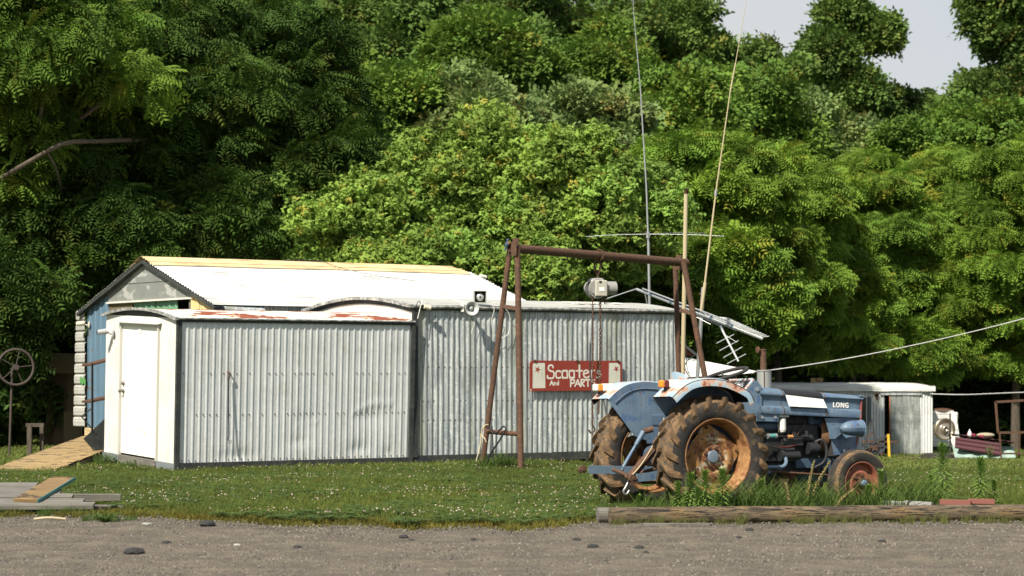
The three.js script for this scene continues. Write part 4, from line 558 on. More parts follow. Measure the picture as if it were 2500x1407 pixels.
  const hoodPt = (k, x) => { const t = (x - 0.86) / (2.17 - 0.86); return [lerp(secR[k][0], secF[k][0], t), lerp(secR[k][1], secF[k][1], t)]; };
  const hoodPart = (x0, x1, m = M.blue, front = false) => { const pc = [], K = secR.length, n = 8; for (const s of [1, -1]) pc.push(sheet(n, K - 1, (i, j) => { let x = lerp(x0, x1, i / n); const [z, y] = hoodPt(j, x); if (front && i === n) x += 0.045 * ss(1.05, 1.2, y); return [x, y, s * z * (front && i === n ? 0.97 : 1)]; })); return obj('hood_section', pc, m, o); };
  hoodPart(0.86, 1.147); hoodPart(1.152, 1.697); const hf = hoodPart(1.703, 2.17, M.blue, true);
  obj('hood_core', [box(1.24, 0.16, 0.48, 1.49, 1.13, 0, 0, -0.05)], M.engine, o);
  obj('hood_seam', [1.1495, 1.70].map(x => tube([0, 2, 3, 4, 5, 6, 7, 9, 10].map(k => { const [z, y] = hoodPt(k, x); return V(x, y - 0.001, z + 0.001); }), 0.005, 40, 5)), M.rust, o);
  // nose: closed front, side cheeks
  obj('nose_cap', [sheet(10, 6, (i, j) => { const z = lerp(-0.27, 0.27, i / 10), t = j / 6; return [2.215 - 0.012 * Math.abs(z) - 0.05 * t + 0.012 * Math.sin(t * 3), lerp(1.232, 0.97, t) - 0.05 * Math.max(0, Math.abs(z) - 0.2), z]; }), sheet(10, 1, (i, j) => { const z = lerp(-0.285, 0.285, i / 10); return [j ? 2.215 : 2.16, j ? 1.228 - 0.05 * Math.max(0, Math.abs(z) - 0.2) : 1.243 - 0.3 * Math.max(0, Math.abs(z) - 0.2), z]; })], M.blue, o);
  obj('grille', box(0.02, 0.34, 0.46, 2.11, 0.79, 0), M.black, o);
  obj('grille_trim', tube([V(2.20, 1.20, 0.262), V(2.185, 1.06, 0.268), V(2.165, 0.985, 0.29), V(2.15, 0.9, 0.272), V(2.12, 0.76, 0.29), V(2.095, 0.62, 0.27)], 0.012, 24, 6), mat({ color: rgb(0.22, 0.05, 0.035), roughness: 0.6 }), o);
  for (const s of [1, -1]) {
    const pc = sheet(8, 14, (i, j) => { const t = j / 14, y = lerp(0.985, 0.585, t), x0 = lerp(1.70, 1.80, Math.pow(t, 0.7)), x1 = lerp(2.16, 2.10, t), out = y < 0.785 ? 0.022 * ss(0.785, 0.77, y) : 0; return [lerp(x0, x1, i / 8), y, s * (0.268 + out)]; });
    obj('side_panel', pc, M.blue, o); obj('panel_bolt', cylz(0.014, 0.012, 1.93, 0.63, s * 0.296, 8), M.steel, o);
    obj('rear_side_plate', prism([[0.80, 1.06], [1.10, 1.045], [1.085, 0.955], [0.82, 0.962]], 0.012).translate(0, 0, s * 0.285 - 0.006), M.blue, o);
    for (const x of [0.88, 1.045]) obj('panel_bolt', cylz(0.017, 0.014, x, 1.0, s * 0.297, 8), M.steel, o);
  }
  const lt = new TextGeometry('LONG', { font, size: 0.056, depth: 0.003, curveSegments: 4 }); lt.computeBoundingBox(); const bb = lt.boundingBox; lt.scale(0.205 / (bb.max.x - bb.min.x), 1, 1);
  const letters = obj('lettering', lt.rotateZ(-0.045).translate(1.808, 1.103, 0.2675), M.paper, o); letters.userData.label = 'white block letters on the hood side';
  for (const s of [1, -1]) {
    const h = new THREE.Group(); h.name = 'headlight'; h.position.set(1.80, 0.87, s * 0.42); o.add(h);
    const shell = (lo, hi, r) => sheet(14, 16, (i, j) => { const t = i / 14, a = lerp(lo, hi, j / 16), q = r * Math.sqrt(Math.max(0, 1 - Math.pow(1 - Math.min(1, t * 1.45), 2))), x = t * 0.275; return [x, q * 0.93 * Math.sin(a), q * Math.cos(a)]; });
    obj('headlight_shell', shell(-Math.PI + 0.05, -0.02, 0.089), M.blue, h); obj('headlight_shell', shell(0.0, Math.PI, 0.0935), M.blue, h); obj('trim_ring', new THREE.TorusGeometry(0.089, 0.007, 6, 28).rotateY(Math.PI / 2).translate(0.272, 0, 0), M.blue, h); obj('lens', new THREE.SphereGeometry(0.087, 18, 10).scale(0.25, 1, 1).translate(0.262, 0, 0), mat({ color: rgb(0.4, 0.42, 0.42), roughness: 0.12 }), h);
    obj('bracket', prism([[-0.05, 0.04], [0.06, 0.05], [0.06, -0.02], [-0.045, -0.09]], 0.11).translate(0, -0.02, s > 0 ? -0.145 : 0.035), M.blue, h);
  }
  // dash and cowl
  obj('cowl', [1, -1].map(s => prism([[0.62, 0.96], [0.60, 1.16], [0.655, 1.265], [0.79, 1.40], [0.82, 1.395], [0.88, 1.335], [0.88, 0.96]], 0.012).translate(0, 0, s * 0.285 - 0.006)).concat([sheet(4, 4, (i, j) => { const a = [[0.79, 1.40], [0.82, 1.397], [0.85, 1.365], [0.875, 1.338], [0.90, 1.332]][j]; return [a[0], a[1] + 0.004, lerp(-0.285, 0.285, i / 4)]; }), sheet(1, 1, (i, j) => [j ? 0.60 : 0.655, j ? 1.16 : 1.265, i ? 0.285 : -0.285])]), M.blue, o);
  const dash = obj('dashboard', sheet(2, 2, (i, j) => [lerp(0.655, 0.79, j / 2), lerp(1.265, 1.40, j / 2), lerp(-0.24, 0.24, i / 2)]).translate(-0.006, 0.006, 0), M.black, o);
  obj('dash_bezel', [tube([V(0.655, 1.27, -0.27), V(0.655, 1.27, 0.27)], 0.016, 2), tube([V(0.79, 1.405, -0.275), V(0.79, 1.405, 0.275)], 0.018, 2), tube([V(0.65, 1.265, 0.27), V(0.79, 1.405, 0.27)], 0.016, 2), tube([V(0.65, 1.265, -0.27), V(0.79, 1.405, -0.27)], 0.016, 2)], M.fender, o);
  for (const [z, r, t] of [[0.15, 0.042, 0.5], [0.04, 0.038, 0.62], [-0.07, 0.042, 0.45], [-0.17, 0.036, 0.6]]) obj('gauge', [new THREE.TorusGeometry(r, 0.006, 6, 20).rotateY(-Math.PI / 2).rotateZ(-Math.PI / 4).translate(lerp(0.655, 0.79, t) - 0.012, lerp(1.265, 1.40, t) + 0.012, z), new THREE.CylinderGeometry(r, r, 0.004, 18).rotateZ(Math.PI / 4).translate(lerp(0.655, 0.79, t) - 0.01, lerp(1.265, 1.40, t) + 0.01, z)], M.steel, dash);
  obj('cowl_bolt', cylz(0.022, 0.015, 0.82, 1.30, 0.296, 10), M.steel, o);
  const swc = V(0.615, 1.468, 0), tilt = R(17);
  const sw = obj('steering_wheel', [new THREE.TorusGeometry(0.24, 0.019, 8, 48).rotateX(Math.PI / 2).rotateZ(tilt).translate(swc.x, swc.y, 0)].concat([0, 1, 2].map(k => { const a = k * 2.094 + 0.9; return bar(V(swc.x, swc.y - 0.05, 0), V(Math.cos(a) * 0.232, 0, Math.sin(a) * 0.232).applyAxisAngle(V(0, 0, 1), tilt).add(swc), 0.009, 0.011, 7); })), M.soot, o);
  obj('column', bar(V(0.625, 1.41, 0), V(0.74, 1.20, 0), 0.024), M.black, sw);
  obj('seat', [sheet(12, 10, (i, j) => { const a = lerp(-1, 1, i / 12), t = j / 10; const x = t < 0.5 ? lerp(0.26, -0.10, t * 2) : lerp(-0.10, -0.06, (t - 0.5) * 2) - 0.08 * (t - 0.5) + 0.10 * a * a * (t - 0.4), y = t < 0.5 ? 1.20 - 0.03 * Math.sin(t * 6.28) + 0.06 * a * a : lerp(1.20, 1.50, (t - 0.5) * 2) + 0.05 * a * a * (1 - t) * 2 - 0.05 * a * a * (t - 0.5) * 2; return [x + 0.09, y, a * 0.17 - 0.03]; })], M.fender, o);
  obj('seat_support', [box(0.2, 0.25, 0.2, 0.1, 1.05, 0)], M.engine, o);
  // exhaust
  const muf = obj('muffler', [cyly(0.078, 0.19, 1.107, 1.415, 0.0, 26), cyly(0.083, 0.016, 1.107, 1.508, 0.0, 26)], mat({ color: rgb(0.30, 0.305, 0.29), roughness: 0.5, metalness: 0.3 }), o);
  obj('exhaust_pipe', cyly(0.034, 0.22, 1.100, 1.62, 0, 16), M.rust, muf); obj('rain_cap', [cyly(0.04, 0.012, 1.10, 1.735, 0, 16), cylx(0.035, 0.012, 1.03, 1.735, 0, 14), box(0.08, 0.02, 0.02, 1.06, 1.735, 0)], M.rust, muf); obj('seam_line', bar(V(1.06, 1.325, 0.071), V(1.06, 1.505, 0.071), 0.005), M.rust, muf);
  // sign sheet laid over the hood
  const sg = obj('white_board', sheet(2, 2, (i, j) => { const t = i / 2, u = j / 2; return [lerp(lerp(1.17, 1.66, t), lerp(1.195, 1.69, t), u), lerp(lerp(1.240, 1.190, t), lerp(1.118, 1.094, t), u), lerp(0.312, 0.338, u)]; }), M.paper, o); sg.userData.label = 'blank white board hanging over the hood side';
  obj('dark_backing', [sheet(4, 4, (i, j) => { const t = i / 4, x = lerp(1.165, 1.66, t), k = hoodPt([1, 2, 3, 4, 5][j], x), f = [0, 0.004, 0.008, 0.010, 0.011][j]; return [x, k[1] + 0.009 - f * 0.5, k[0] + f]; })], M.black, sg);
  // engine and running gear
  obj('engine_block', [rbox(0.72, 0.42, 0.34, 0.03, 1.34, 0.72, 0), rbox(0.66, 0.12, 0.24, 0.03, 1.32, 0.97, 0), box(0.62, 0.12, 0.26, 1.35, 0.47, 0)], M.greasy, o);
  obj('gearbox', [rbox(0.75, 0.46, 0.36, 0.05, 0.62, 0.72, 0), rbox(0.5, 0.5, 0.42, 0.06, 0.05, 0.70, 0)], M.darkblue, o);
  obj('fuel_tank', [rbox(0.42, 0.10, 0.44, 0.05, 1.0, 0.905, 0)], M.darkblue, o); 
  for (const s of [1, -1]) { obj('axle_housing', [cylz(0.13, 0.34, 0, 0.60, s * 0.34, 18, 0.10), cylz(0.075, 0.2, 0, 0.6, s * 0.55, 16)], M.darkblue, o); obj('step_tube', [tube([V(0.30, 0.45, s * 0.34), V(0.95, 0.47, s * 0.36), V(1.10, 0.475, s * 0.36), V(1.15, 0.53, s * 0.34), V(1.16, 0.60, s * 0.26)], 0.021, 24, 8)], M.blue, o); obj('running_board', box(0.5, 0.03, 0.22, 0.62, 0.42, s * 0.36), M.darkblue, o); }
  obj('drag_link', bar(V(0.85, 0.43, 0.30), V(1.80, 0.36, 0.36), 0.012), M.rust, o);
  obj('chassis_rail', [box(0.75, 0.10, 0.06, 1.75, 0.50, 0.16), box(0.75, 0.10, 0.06, 1.75, 0.50, -0.16), box(0.16, 0.22, 0.3, 2.0, 0.46, 0)], M.darkblue, o);
  obj('front_axle', [box(0.09, 0.09, 1.0, 1.885, 0.33, 0), cyly(0.035, 0.22, 1.885, 0.33, 0.50), cyly(0.035, 0.22, 1.885, 0.33, -0.50), bar(V(1.885, 0.285, 0.48), V(1.885, 0.285, 0.62), 0.03), bar(V(1.885, 0.285, -0.48), V(1.885, 0.285, -0.62), 0.03)], M.darkblue, o);
  obj('radiator', box(0.08, 0.46, 0.46, 1.88, 0.80, 0), M.soot, o);
  obj('fan_shroud', lathez([[0.20, -0.05], [0.215, 0.05]], 28).rotateY(Math.PI / 2).translate(1.76, 0.82, 0), mat({ color: rgb(0.22, 0.12, 0.06), roughness: 0.7 }), o);
  obj('timing_cover', [rbox(0.08, 0.50, 0.26, 0.03, 1.62, 0.80, 0.03)], M.darkblue, o); obj('water_pump', [cylx(0.06, 0.10, 1.67, 0.95, 0.1, 16), cylx(0.085, 0.02, 1.72, 0.95, 0.1, 20)], M.darkblue, o);
  const flt = obj('oil_filter', [cyly(0.046, 0.12, 1.165, 0.925, 0.24, 20), cyly(0.038, 0.025, 1.165, 0.853, 0.24, 16, 0.046)], M.plasticwhite, o); obj('filter_head', [rbox(0.13, 0.04, 0.08, 0.01, 1.18, 1.015, 0.23)], M.steel, flt);
  obj('fuel_line', tube([V(0.86, 0.76, 0.28), V(0.93, 0.80, 0.28), V(1.0, 0.80, 0.29), V(1.2, 0.79, 0.28), V(1.5, 0.785, 0.26)], 0.010, 24, 6), M.black, o);
  obj('inline_filter', cylx(0.026, 0.075, 1.005, 0.80, 0.29, 12), mat({ color: rgb(0.09, 0.27, 0.25), roughness: 0.3 }), o); obj('inline_clamp', [cylx(0.030, 0.02, 0.955, 0.80, 0.29, 12), cylx(0.030, 0.02, 1.052, 0.80, 0.29, 12)], M.steel, o); obj('inline_filter', cylx(0.02, 0.06, 1.245, 0.79, 0.28, 10), mat({ color: rgb(0.45, 0.22, 0.08), roughness: 0.4 }), o);
  obj('injection_pump', [rbox(0.26, 0.10, 0.09, 0.02, 1.32, 0.73, 0.20), cylx(0.04, 0.12, 1.5, 0.77, 0.22, 12), cyly(0.02, 0.06, 1.5, 0.82, 0.22, 8), cyly(0.014, 0.08, 1.26, 0.80, 0.2, 8), cyly(0.014, 0.08, 1.36, 0.80, 0.2, 8)], M.greasy, o);
  obj('starter_motor', [cylx(0.048, 0.2, 1.26, 0.585, 0.26, 16), cylx(0.065, 0.04, 1.135, 0.59, 0.26, 16), cylx(0.024, 0.12, 1.24, 0.65, 0.26, 12)], M.greasy, o);
  obj('alternator', [cylx(0.065, 0.12, 1.55, 0.66, 0.24, 16), cylx(0.04, 0.03, 1.63, 0.66, 0.24, 16)], M.greasy, o);
  obj('radiator_hose', tube([V(1.60, 0.72, 0.22), V(1.66, 0.75, 0.26), V(1.70, 0.70, 0.28), V(1.70, 0.56, 0.29), V(1.67, 0.50, 0.27), V(1.58, 0.45, 0.24)], 0.018, 24, 8), M.black, o);
  obj('wiring', [tube([V(1.0, 0.7, 0.26), V(1.15, 0.685, 0.27), V(1.3, 0.70, 0.25), V(1.42, 0.73, 0.23)], 0.006, 16, 5), tube([V(0.85, 0.73, 0.28), V(1.1, 0.67, 0.28), V(1.3, 0.66, 0.25)], 0.008, 16, 5), tube([V(1.12, 0.98, 0.26), V(1.1, 0.86, 0.28), V(1.14, 0.8, 0.28)], 0.005, 12, 5)], M.rubber, o); obj('red_wire', tube([V(1.1, 0.69, 0.275), V(1.2, 0.68, 0.28), V(1.33, 0.70, 0.265)], 0.005, 12, 5), mat({ color: rgb(0.14, 0.02, 0.015) }), o);
  for (let k = 0; k < 4; k++) obj('injector_pipe', tube([V(1.2 + k * 0.06, 0.80, 0.2), V(1.16 + k * 0.11, 0.93, 0.2), V(1.10 + k * 0.15, 1.0, 0.13)], 0.0055, 12, 5), M.rust, o);
  // rear linkage
  for (const s of [1, -1]) {
    const e = s > 0 ? V(-0.74, 0.385, 0.31) : V(-0.945, 0.475, -0.39), j0 = V(-0.02, 0.44, s * 0.27);
    obj('lower_link', [beamBox(e.clone().lerp(j0, 0.08), j0, 0.085, 0.028)], M.blue, o); obj('link_ball', [cylz(0.042, 0.05, e.x, e.y, e.z, 16), cylz(0.02, 0.09, e.x, e.y, e.z, 12)], M.rust, o);
    const el = V(-0.24, 0.865, s * 0.30), lo = e.clone().lerp(j0, 0.48); obj('lift_arm', [bar(V(-0.02, 0.93, s * 0.22), el, 0.04, 0.032)], M.rust, o);
    obj('lift_rod', [bar(el, el.clone().lerp(lo, 0.35), 0.032, 0.024), bar(el.clone().lerp(lo, 0.3), lo, 0.017, 0.022)], s > 0 ? M.rust : M.blue, o);
  }
  obj('top_link', beamBox(V(-0.28, 0.76, 0.13), V(-0.72, 0.40, 0.24), 0.05, 0.075), M.rust, o); obj('stay_wire', tube([V(-0.30, 1.16, 0.30), V(-0.36, 0.9, 0.27), V(-0.45, 0.68, 0.2), V(-0.6, 0.52, 0.25), V(-0.72, 0.42, 0.28)], 0.007, 24, 5), M.rope, o); obj('stay_wire', tube([V(-0.28, 1.15, 0.32), V(-0.28, 0.95, 0.30)], 0.006, 4, 5), M.rust, o);
  obj('lift_cover', [rbox(0.38, 0.14, 0.4, 0.03, -0.02, 0.985, 0), box(0.1, 0.04, 0.34, -0.2, 0.76, -0.05)], M.darkblue, o); obj('drawbar', [box(0.5, 0.03, 0.09, -0.35, 0.33, 0), box(0.06, 0.02, 0.5, -0.5, 0.40, 0.0)], M.rust, o); obj('lower_stay', [bar(V(-0.66, 0.39, 0.02), V(-0.3, 0.5, 0.2), 0.02), bar(V(-0.62, 0.47, -0.3), V(-0.5, 0.35, 0.05), 0.022)], M.rust, o); obj('hanging_shackle', tube([V(-0.6, 0.36, 0.0), V(-0.64, 0.30, 0.01), V(-0.67, 0.24, 0.0), V(-0.64, 0.21, 0), V(-0.60, 0.25, 0.0)], 0.012, 16, 6), M.steel, o);
  obj('stop_block', [box(0.10, 0.34, 0.18, 1.10, 0.17, 0.28)], M.plank, o);
}
// ---------- things lying and standing about ----------
// ramp of boards up to the barn
{
  const o = thing('wooden_ramp', 'sloping plywood and board ramp leading up to the blue barn', 'ramp', V(-7.1, 0, -32.1));
  const l = V(-7.62, 0.0, -32.0), r = V(-6.70, 0.0, -32.0), L2 = V(-7.10, 0.45, -38.6), R2 = V(-6.12, 0.45, -38.6), n = 24;
  const at = (a, b, t) => V().lerpVectors(a, b, t).sub(o.position);
  for (let k = 0; k < n; k++) { const t0 = k / n, t1 = (k + 0.985) / n, A = at(l, L2, t0), B = at(r, R2, t0), C = at(l, L2, t1), D = at(r, R2, t1), dy = 0.006 * (hs(k, 4) - 0.5), ov = 0.03 * hs(k, 9);
    obj('deck_board', sheet(1, 3, (i, j) => { const p = j < 1 ? A : j < 3 ? A : C, q = j < 1 ? B : j < 3 ? B : D; const f = [[A, B, -0.035], [A, B, 0], [C, D, 0], [C, D, -0.035]][j], w = i ? f[1] : f[0]; return [w.x + (i ? ov : 0), w.y + f[2] + dy + 0.02, w.z]; }), M.plank, o); }
  obj('stringer', [beamBox(at(r, R2, 0.12).add(V(-0.05, -0.09, 0)), at(r, R2, 0.97).add(V(-0.05, -0.09, 0)), 0.05, 0.13), beamBox(at(l, L2, 0.12).add(V(0.05, -0.09, 0)), at(l, L2, 0.97).add(V(0.05, -0.09, 0)), 0.05, 0.13)], M.greywood, o);
  for (const t of [0.45, 0.72, 0.95]) obj('post', [box(0.09, 0.45 * t, 0.09, at(r, R2, t).x - 0.1, 0.45 * t / 2 - 0.05, at(r, R2, t).z), box(0.09, 0.45 * t, 0.09, at(l, L2, t).x + 0.1, 0.45 * t / 2 - 0.05, at(l, L2, t).z)], M.plank, o);
}
{ // slotted-angle shelf rack beside the shed end
  const o = thing('shelf_rack', 'rusty dark slotted steel shelf rack between ramp and shed end', 'rack', V(-6.52, 0.0, -35.4), R(30));
  const post = (x, z, y0, y1) => { const g = []; g.push(box(0.035, y1 - y0, 0.005, x, (y0 + y1) / 2, z), box(0.005, y1 - y0, 0.035, x - 0.016, (y0 + y1) / 2, z + 0.016)); return obj('post', g, M.dark, o); };
  post(-0.12, 0.1, 0.55, 1.62); post(0.3, 0.12, 0.05, 1.75); post(0.3, -0.35, 0.05, 1.75);
  for (const [y, t] of [[1.62, 0.25], [1.03, 0.2]]) obj('shelf', box(0.55, 0.03, 0.42, 0.12, y + 0.03, -0.1, 0, t), M.rust, o);
  obj('shelf', [beamBox(V(-0.14, 0.30, 0.1), V(0.22, 0.62, 0.1), 0.36, 0.03)], M.dark, o);
  obj('brace', [beamBox(V(-0.12, 0.30, 0.12), V(0.06, -0.28 + 0.3, 0.14), 0.035, 0.006), beamBox(V(-0.30, 0.78, 0.12), V(-0.12, 0.92, 0.12), 0.02, 0.006), beamBox(V(-0.30, 0.78, 0.12), V(-0.05, 0.50, 0.12), 0.02, 0.006)], M.dark, o);
}
{ // tan booth with a wavy side
  const o = thing('tan_booth', 'tan plywood booth with wavy cut side panel behind the barn corner', 'booth', P(160, 1150, 43)); o.position.y = gy(o.position.x, 43); const s = F / 43, w = (u, v) => [(u - 160) / s, EYE - (v - HOR) / s - o.position.y];
  const edge = [[106, 912], [106, 950], [112, 975], [121, 1000], [122, 1015], [117, 1040], [109, 1065], [112, 1085], [128, 1095]].map(p => w(...p));
  const c = new THREE.CatmullRomCurve3(edge.map(p => V(p[0], p[1], 0))), n = 40;
  obj('wavy_edge', sheet(n, 1, (i, j) => { const p = c.getPoint(i / n); return [p.x + (j ? 0.15 : 0), p.y, j ? -0.02 : 0.35]; }), M.tan, o);
  const pts = []; for (let i = 0; i <= n; i++) { const p = c.getPoint(i / n); pts.push([p.x + 0.13, p.y]); } pts.push(w(215, 1100), w(215, 912));
  obj('side_panel', prism(pts, 0.03).translate(0, 0, -0.03), mat({ color: rgb(0.14, 0.10, 0.055), roughness: 0.8 }), o);
  obj('edge_bead', tube(pts.slice(0, n + 1).map(p => V(p[0], p[1], 0.015)), 0.012, 50, 5), M.grime, o);
  const a = w(108, 912), b = w(215, 872); obj('fascia', [box(0.95, 0.38, 0.06, a[0] + 0.47, a[1] + 0.19, 0.33, 0, -0.05)], M.tan, o);
  obj('back_panel', [box(0.5, 1.45, 0.03, 0.25, w(0, 980)[1], -0.3), box(0.28, 1.5, 0.03, 0.18, w(0, 985)[1], 0.05)], M.tan, o);
  obj('lower_panel', box(0.35, 0.75, 0.04, 0.2, 0.35, 0.3), M.tan, o);
}
{ // iron wheel at the left edge
  const c = P(38, 897, 38), o = thing('spoked_ring', 'big rusty spoked iron wheel hanging among leaves at the picture edge', 'wheel', c, R(25));
  obj('wheel_ring', new THREE.TorusGeometry(0.30, 0.022, 6, 40), M.brown, o); for (let k = 0; k < 5; k++) { const a = k * 1.2566 + 0.1; obj('spoke', bar(V(0, 0, 0), V(Math.cos(a) * 0.3, Math.sin(a) * 0.3, 0), 0.009, 0.009, 6), M.brown, o); } obj('wheel_hub', cylz(0.05, 0.08, 0, 0, 0, 12), M.brown, o);
  obj('stand', [bar(V(-0.05, 0, -0.05), V(-0.1, -c.y + gy(c.x, 38) + 0, -0.05), 0.02)], M.brown, o);
}
{ const o = thing('wooden_railing', 'short dark wooden post and rail left of the ramp', 'railing', P(82, 1130, 37.5)); o.position.y = gy(o.position.x, 37.5); obj('post', box(0.075, 0.62, 0.075, -0.07, 0.30, 0), M.bark, o); obj('post', box(0.06, 0.60, 0.06, 0.09, 0.30, -0.2), M.bark, o); obj('rail', box(0.30, 0.06, 0.05, 0.02, 0.60, 0.0), M.bark, o); }
{ // old deck boards lying at the lower left
  const o = thing('deck_section', 'weathered grey plank deck section lying on the grass edge', 'deck', V(-4.62, gy(-4.6, 24) + 0.15, -24.2), R(3)); o.rotation.x = R(9);
  for (let k = 0; k < 6; k++) obj('plank', box(2.4 - k * 0.12, 0.04, 0.185, -1.0 - k * 0.10 + 0.06 * hs(k, 2), 0.02 + 0.014 * hs(k, 3), 0.60 - k * 0.21, 0.012 * (hs(k, 5) - 0.5)), M.greywood, o);
  obj('joist', [box(2.0, 0.07, 0.05, -0.5, -0.035, 0.45), box(1.8, 0.07, 0.05, -0.5, -0.035, -0.1)], M.greywood, o);
  const b = tag(obj('loose_board', box(0.26, 0.03, 1.15), M.driftwood), 'short tan board lying across the grey deck planks', 'board'); b.position.set(-5.02, 0.225, -24.2); b.rotation.set(R(9.5), R(-9), 0);
  obj('green_edge', box(0.01, 0.034, 1.15, 0.136, 0, 0), mat({ color: rgb(0.03, 0.16, 0.15), roughness: 0.5 }), b);
}
function roughLog(a, b, r, seed) { const d = V().subVectors(b, a), L = d.length(), q = new THREE.Quaternion().setFromUnitVectors(V(1, 0, 0), d.clone().normalize()), n = 60; const f = (i, j) => { const t = i / n, an = j / 20 * Math.PI * 2, rr = r * (1 + 0.06 * (vnoise(t * 9 + seed, Math.cos(an) * 2 + 5) - 0.5) + 0.05 * (vnoise(t * 40 + seed, an * 3) - 0.5) + 0.10 * Math.max(0, vnoise(t * 2 + seed, 4) - 0.6)); return V(t * L, Math.cos(an) * rr, Math.sin(an) * rr); };
  const side = sheet(n, 20, (i, j) => f(i, j % 20).toArray()), cap = sheet(4, 20, (i, j) => { const p = f(0, j % 20); return [-0.01 * (1 - i / 4) * 0.8, p.y * i / 4, p.z * i / 4]; }), cap2 = sheet(4, 20, (i, j) => { const p = f(n, j % 20); return [p.x, p.y * i / 4, p.z * i / 4]; });
  return [side, cap, cap2].map(g => g.applyQuaternion(q)); }
{
  const a = P(1489, 1264, 21.75), b = P(2580, 1250, 22.5); a.y = gy(a.x, 21.75) + 0.085; b.y = gy(b.x, 22.5) + 0.08;
  let o = tag(obj('utility_log', roughLog(a, b, 0.086, 3), M.log), 'long weathered log lying along the gravel edge in front of tractor', 'log'); o.position.copy(a);
  const a2 = P(1459, 1268, 22.0), b2 = P(2050, 1262, 22.35); a2.y = gy(a2.x, 21.8) + 0.075; b2.y = gy(b2.x, 22.3) + 0.06;
  o = tag(obj('utility_log', roughLog(a2, b2, 0.082, 8), M.greywood), 'short log behind the long log, only its left end showing', 'log'); o.position.copy(a2);
}
for (const [u0, u1, v, m, name, label, tz, d] of [[2150, 2214, 1232, M.concrete, 'concrete_paver', 'grey concrete paver tilted against the log, left one', 0.14, 22.75], [2206, 2282, 1233, M.concrete, 'concrete_paver', 'grey concrete paver beside the red ones behind the log', 0.10, 22.7], [2293, 2376, 1229, M.brick, 'red_paver', 'red paver behind the log next to the grey paver', 0.2, 22.7], [2362, 2434, 1227, M.brick, 'red_paver', 'red paver overlapping at the far right behind the log', 0.22, 22.75]]) {
  const c = P((u0 + u1) / 2, v, d), w = (u1 - u0) / F * d; const g = new RoundedBoxGeometry(w * 0.9, 0.055, 0.20, 2, 0.006); const o = tag(obj(name, g, m), label, 'paver'); o.position.set(c.x, c.y + 0.004, c.z - 0.02); o.rotation.order = 'YXZ'; o.rotation.set(R(-5), R(-16 + 40 * (tz - 0.14)), R(-2 + 20 * (tz - 0.14)));
}
// right-hand scrap corner
const gat = (u, d) => { const x = (u - 1250) / F * d; return V(x, gy(x, d), -d); };
{ const o = thing('camper_trailer', 'white ribbed camper with blue stripe behind the far trailer', 'camper', gat(2303, 60.6), R(-6)); o.scale.setScalar(0.70); const H = 1.62;
  for (let k = 0; k < 12; k++) obj('siding_strip', [box(1.25, 0.115, 0.04, -0.05 - 0.006 * k, 0.35 + k * 0.105, 0.0, 0, 0, 0.12)], M.roofwhite, o);
  obj('end_cap', prism([[0.55, 0.25], [0.68, 0.25], [0.50, 1.45], [0.40, 1.60], [0.30, 1.60]], 0.05).translate(0, 0, 0.0), M.roofwhite, o);
  obj('body_shell', [box(1.2, 1.3, 2.0, -0.05, 0.95, -1.03), box(1.0, 0.08, 2.0, -0.1, 1.62, -1.0)], M.roofwhite, o);
  obj('stripe', box(1.1, 0.035, 0.02, 0.0, 1.20, 0.035), mat({ color: rgb(0.06, 0.13, 0.22) }), o);
  for (const x of [-0.3, 0.3]) obj('wheel', cylz(0.3, 0.18, x, 0.3, -0.15, 20), M.rubber, o);
  obj('roof_hatch', new THREE.SphereGeometry(0.5, 20, 10, 0, 6.3, 0, 1.2).scale(1, 0.32, 0.8).translate(-0.02, 1.60, -0.3), M.rust, o); }
{ const o = thing('hub_stand', 'round tarnished metal wheel hub fixed to a slim post', 'stand', gat(2317, 54)), s = F / 54; const y = v => EYE - (v - HOR) / s - o.position.y;
  obj('post', box(0.035, y(1010), 0.035, 0.0, y(1010) / 2, 0.16), M.dark, o);
  obj('metal_dish', lathez([[0.265, -0.1], [0.27, 0.0], [0.255, 0.03], [0.24, 0.015], [0.20, -0.04], [0.13, -0.055], [0.10, -0.03], [0.085, 0.04], [0.065, 0.06], [0.045, 0.06], [0.04, 0.02], [0, 0.02]], 40).rotateY(0.25).translate(-0.09, y(1048), 0.0), mat({ color: rgb(0.52, 0.46, 0.36), roughness: 0.3, metalness: 0.75 }), o);
  obj('hub_bolts', Array.from({ length: 5 }, (_, k) => cylz(0.012, 0.03, -0.075 + 0.05 * Math.cos(k * 1.257), y(1048) + 0.05 * Math.sin(k * 1.257), 0.06, 8)), M.black, o);
  obj('brace', bar(V(0.0, y(1075), 0.1), V(0.12, 0.25, 0.1), 0.014), M.rust, o); }
{ const o = thing('flat_tyre', 'worn flat tractor tyre lying on the ground under the hub stand', 'tyre', gat(2290, 51.5)); obj('carcass', lathez([[0.22, -0.08], [0.3, -0.10], [0.37, -0.07], [0.385, 0], [0.37, 0.06], [0.3, 0.085], [0.22, 0.07]], 40).rotateX(Math.PI / 2).translate(0, 0.12, 0), M.rubber, o); obj('soil_fill', cyly(0.24, 0.1, 0, 0.1, 0, 24), M.grime, o); }
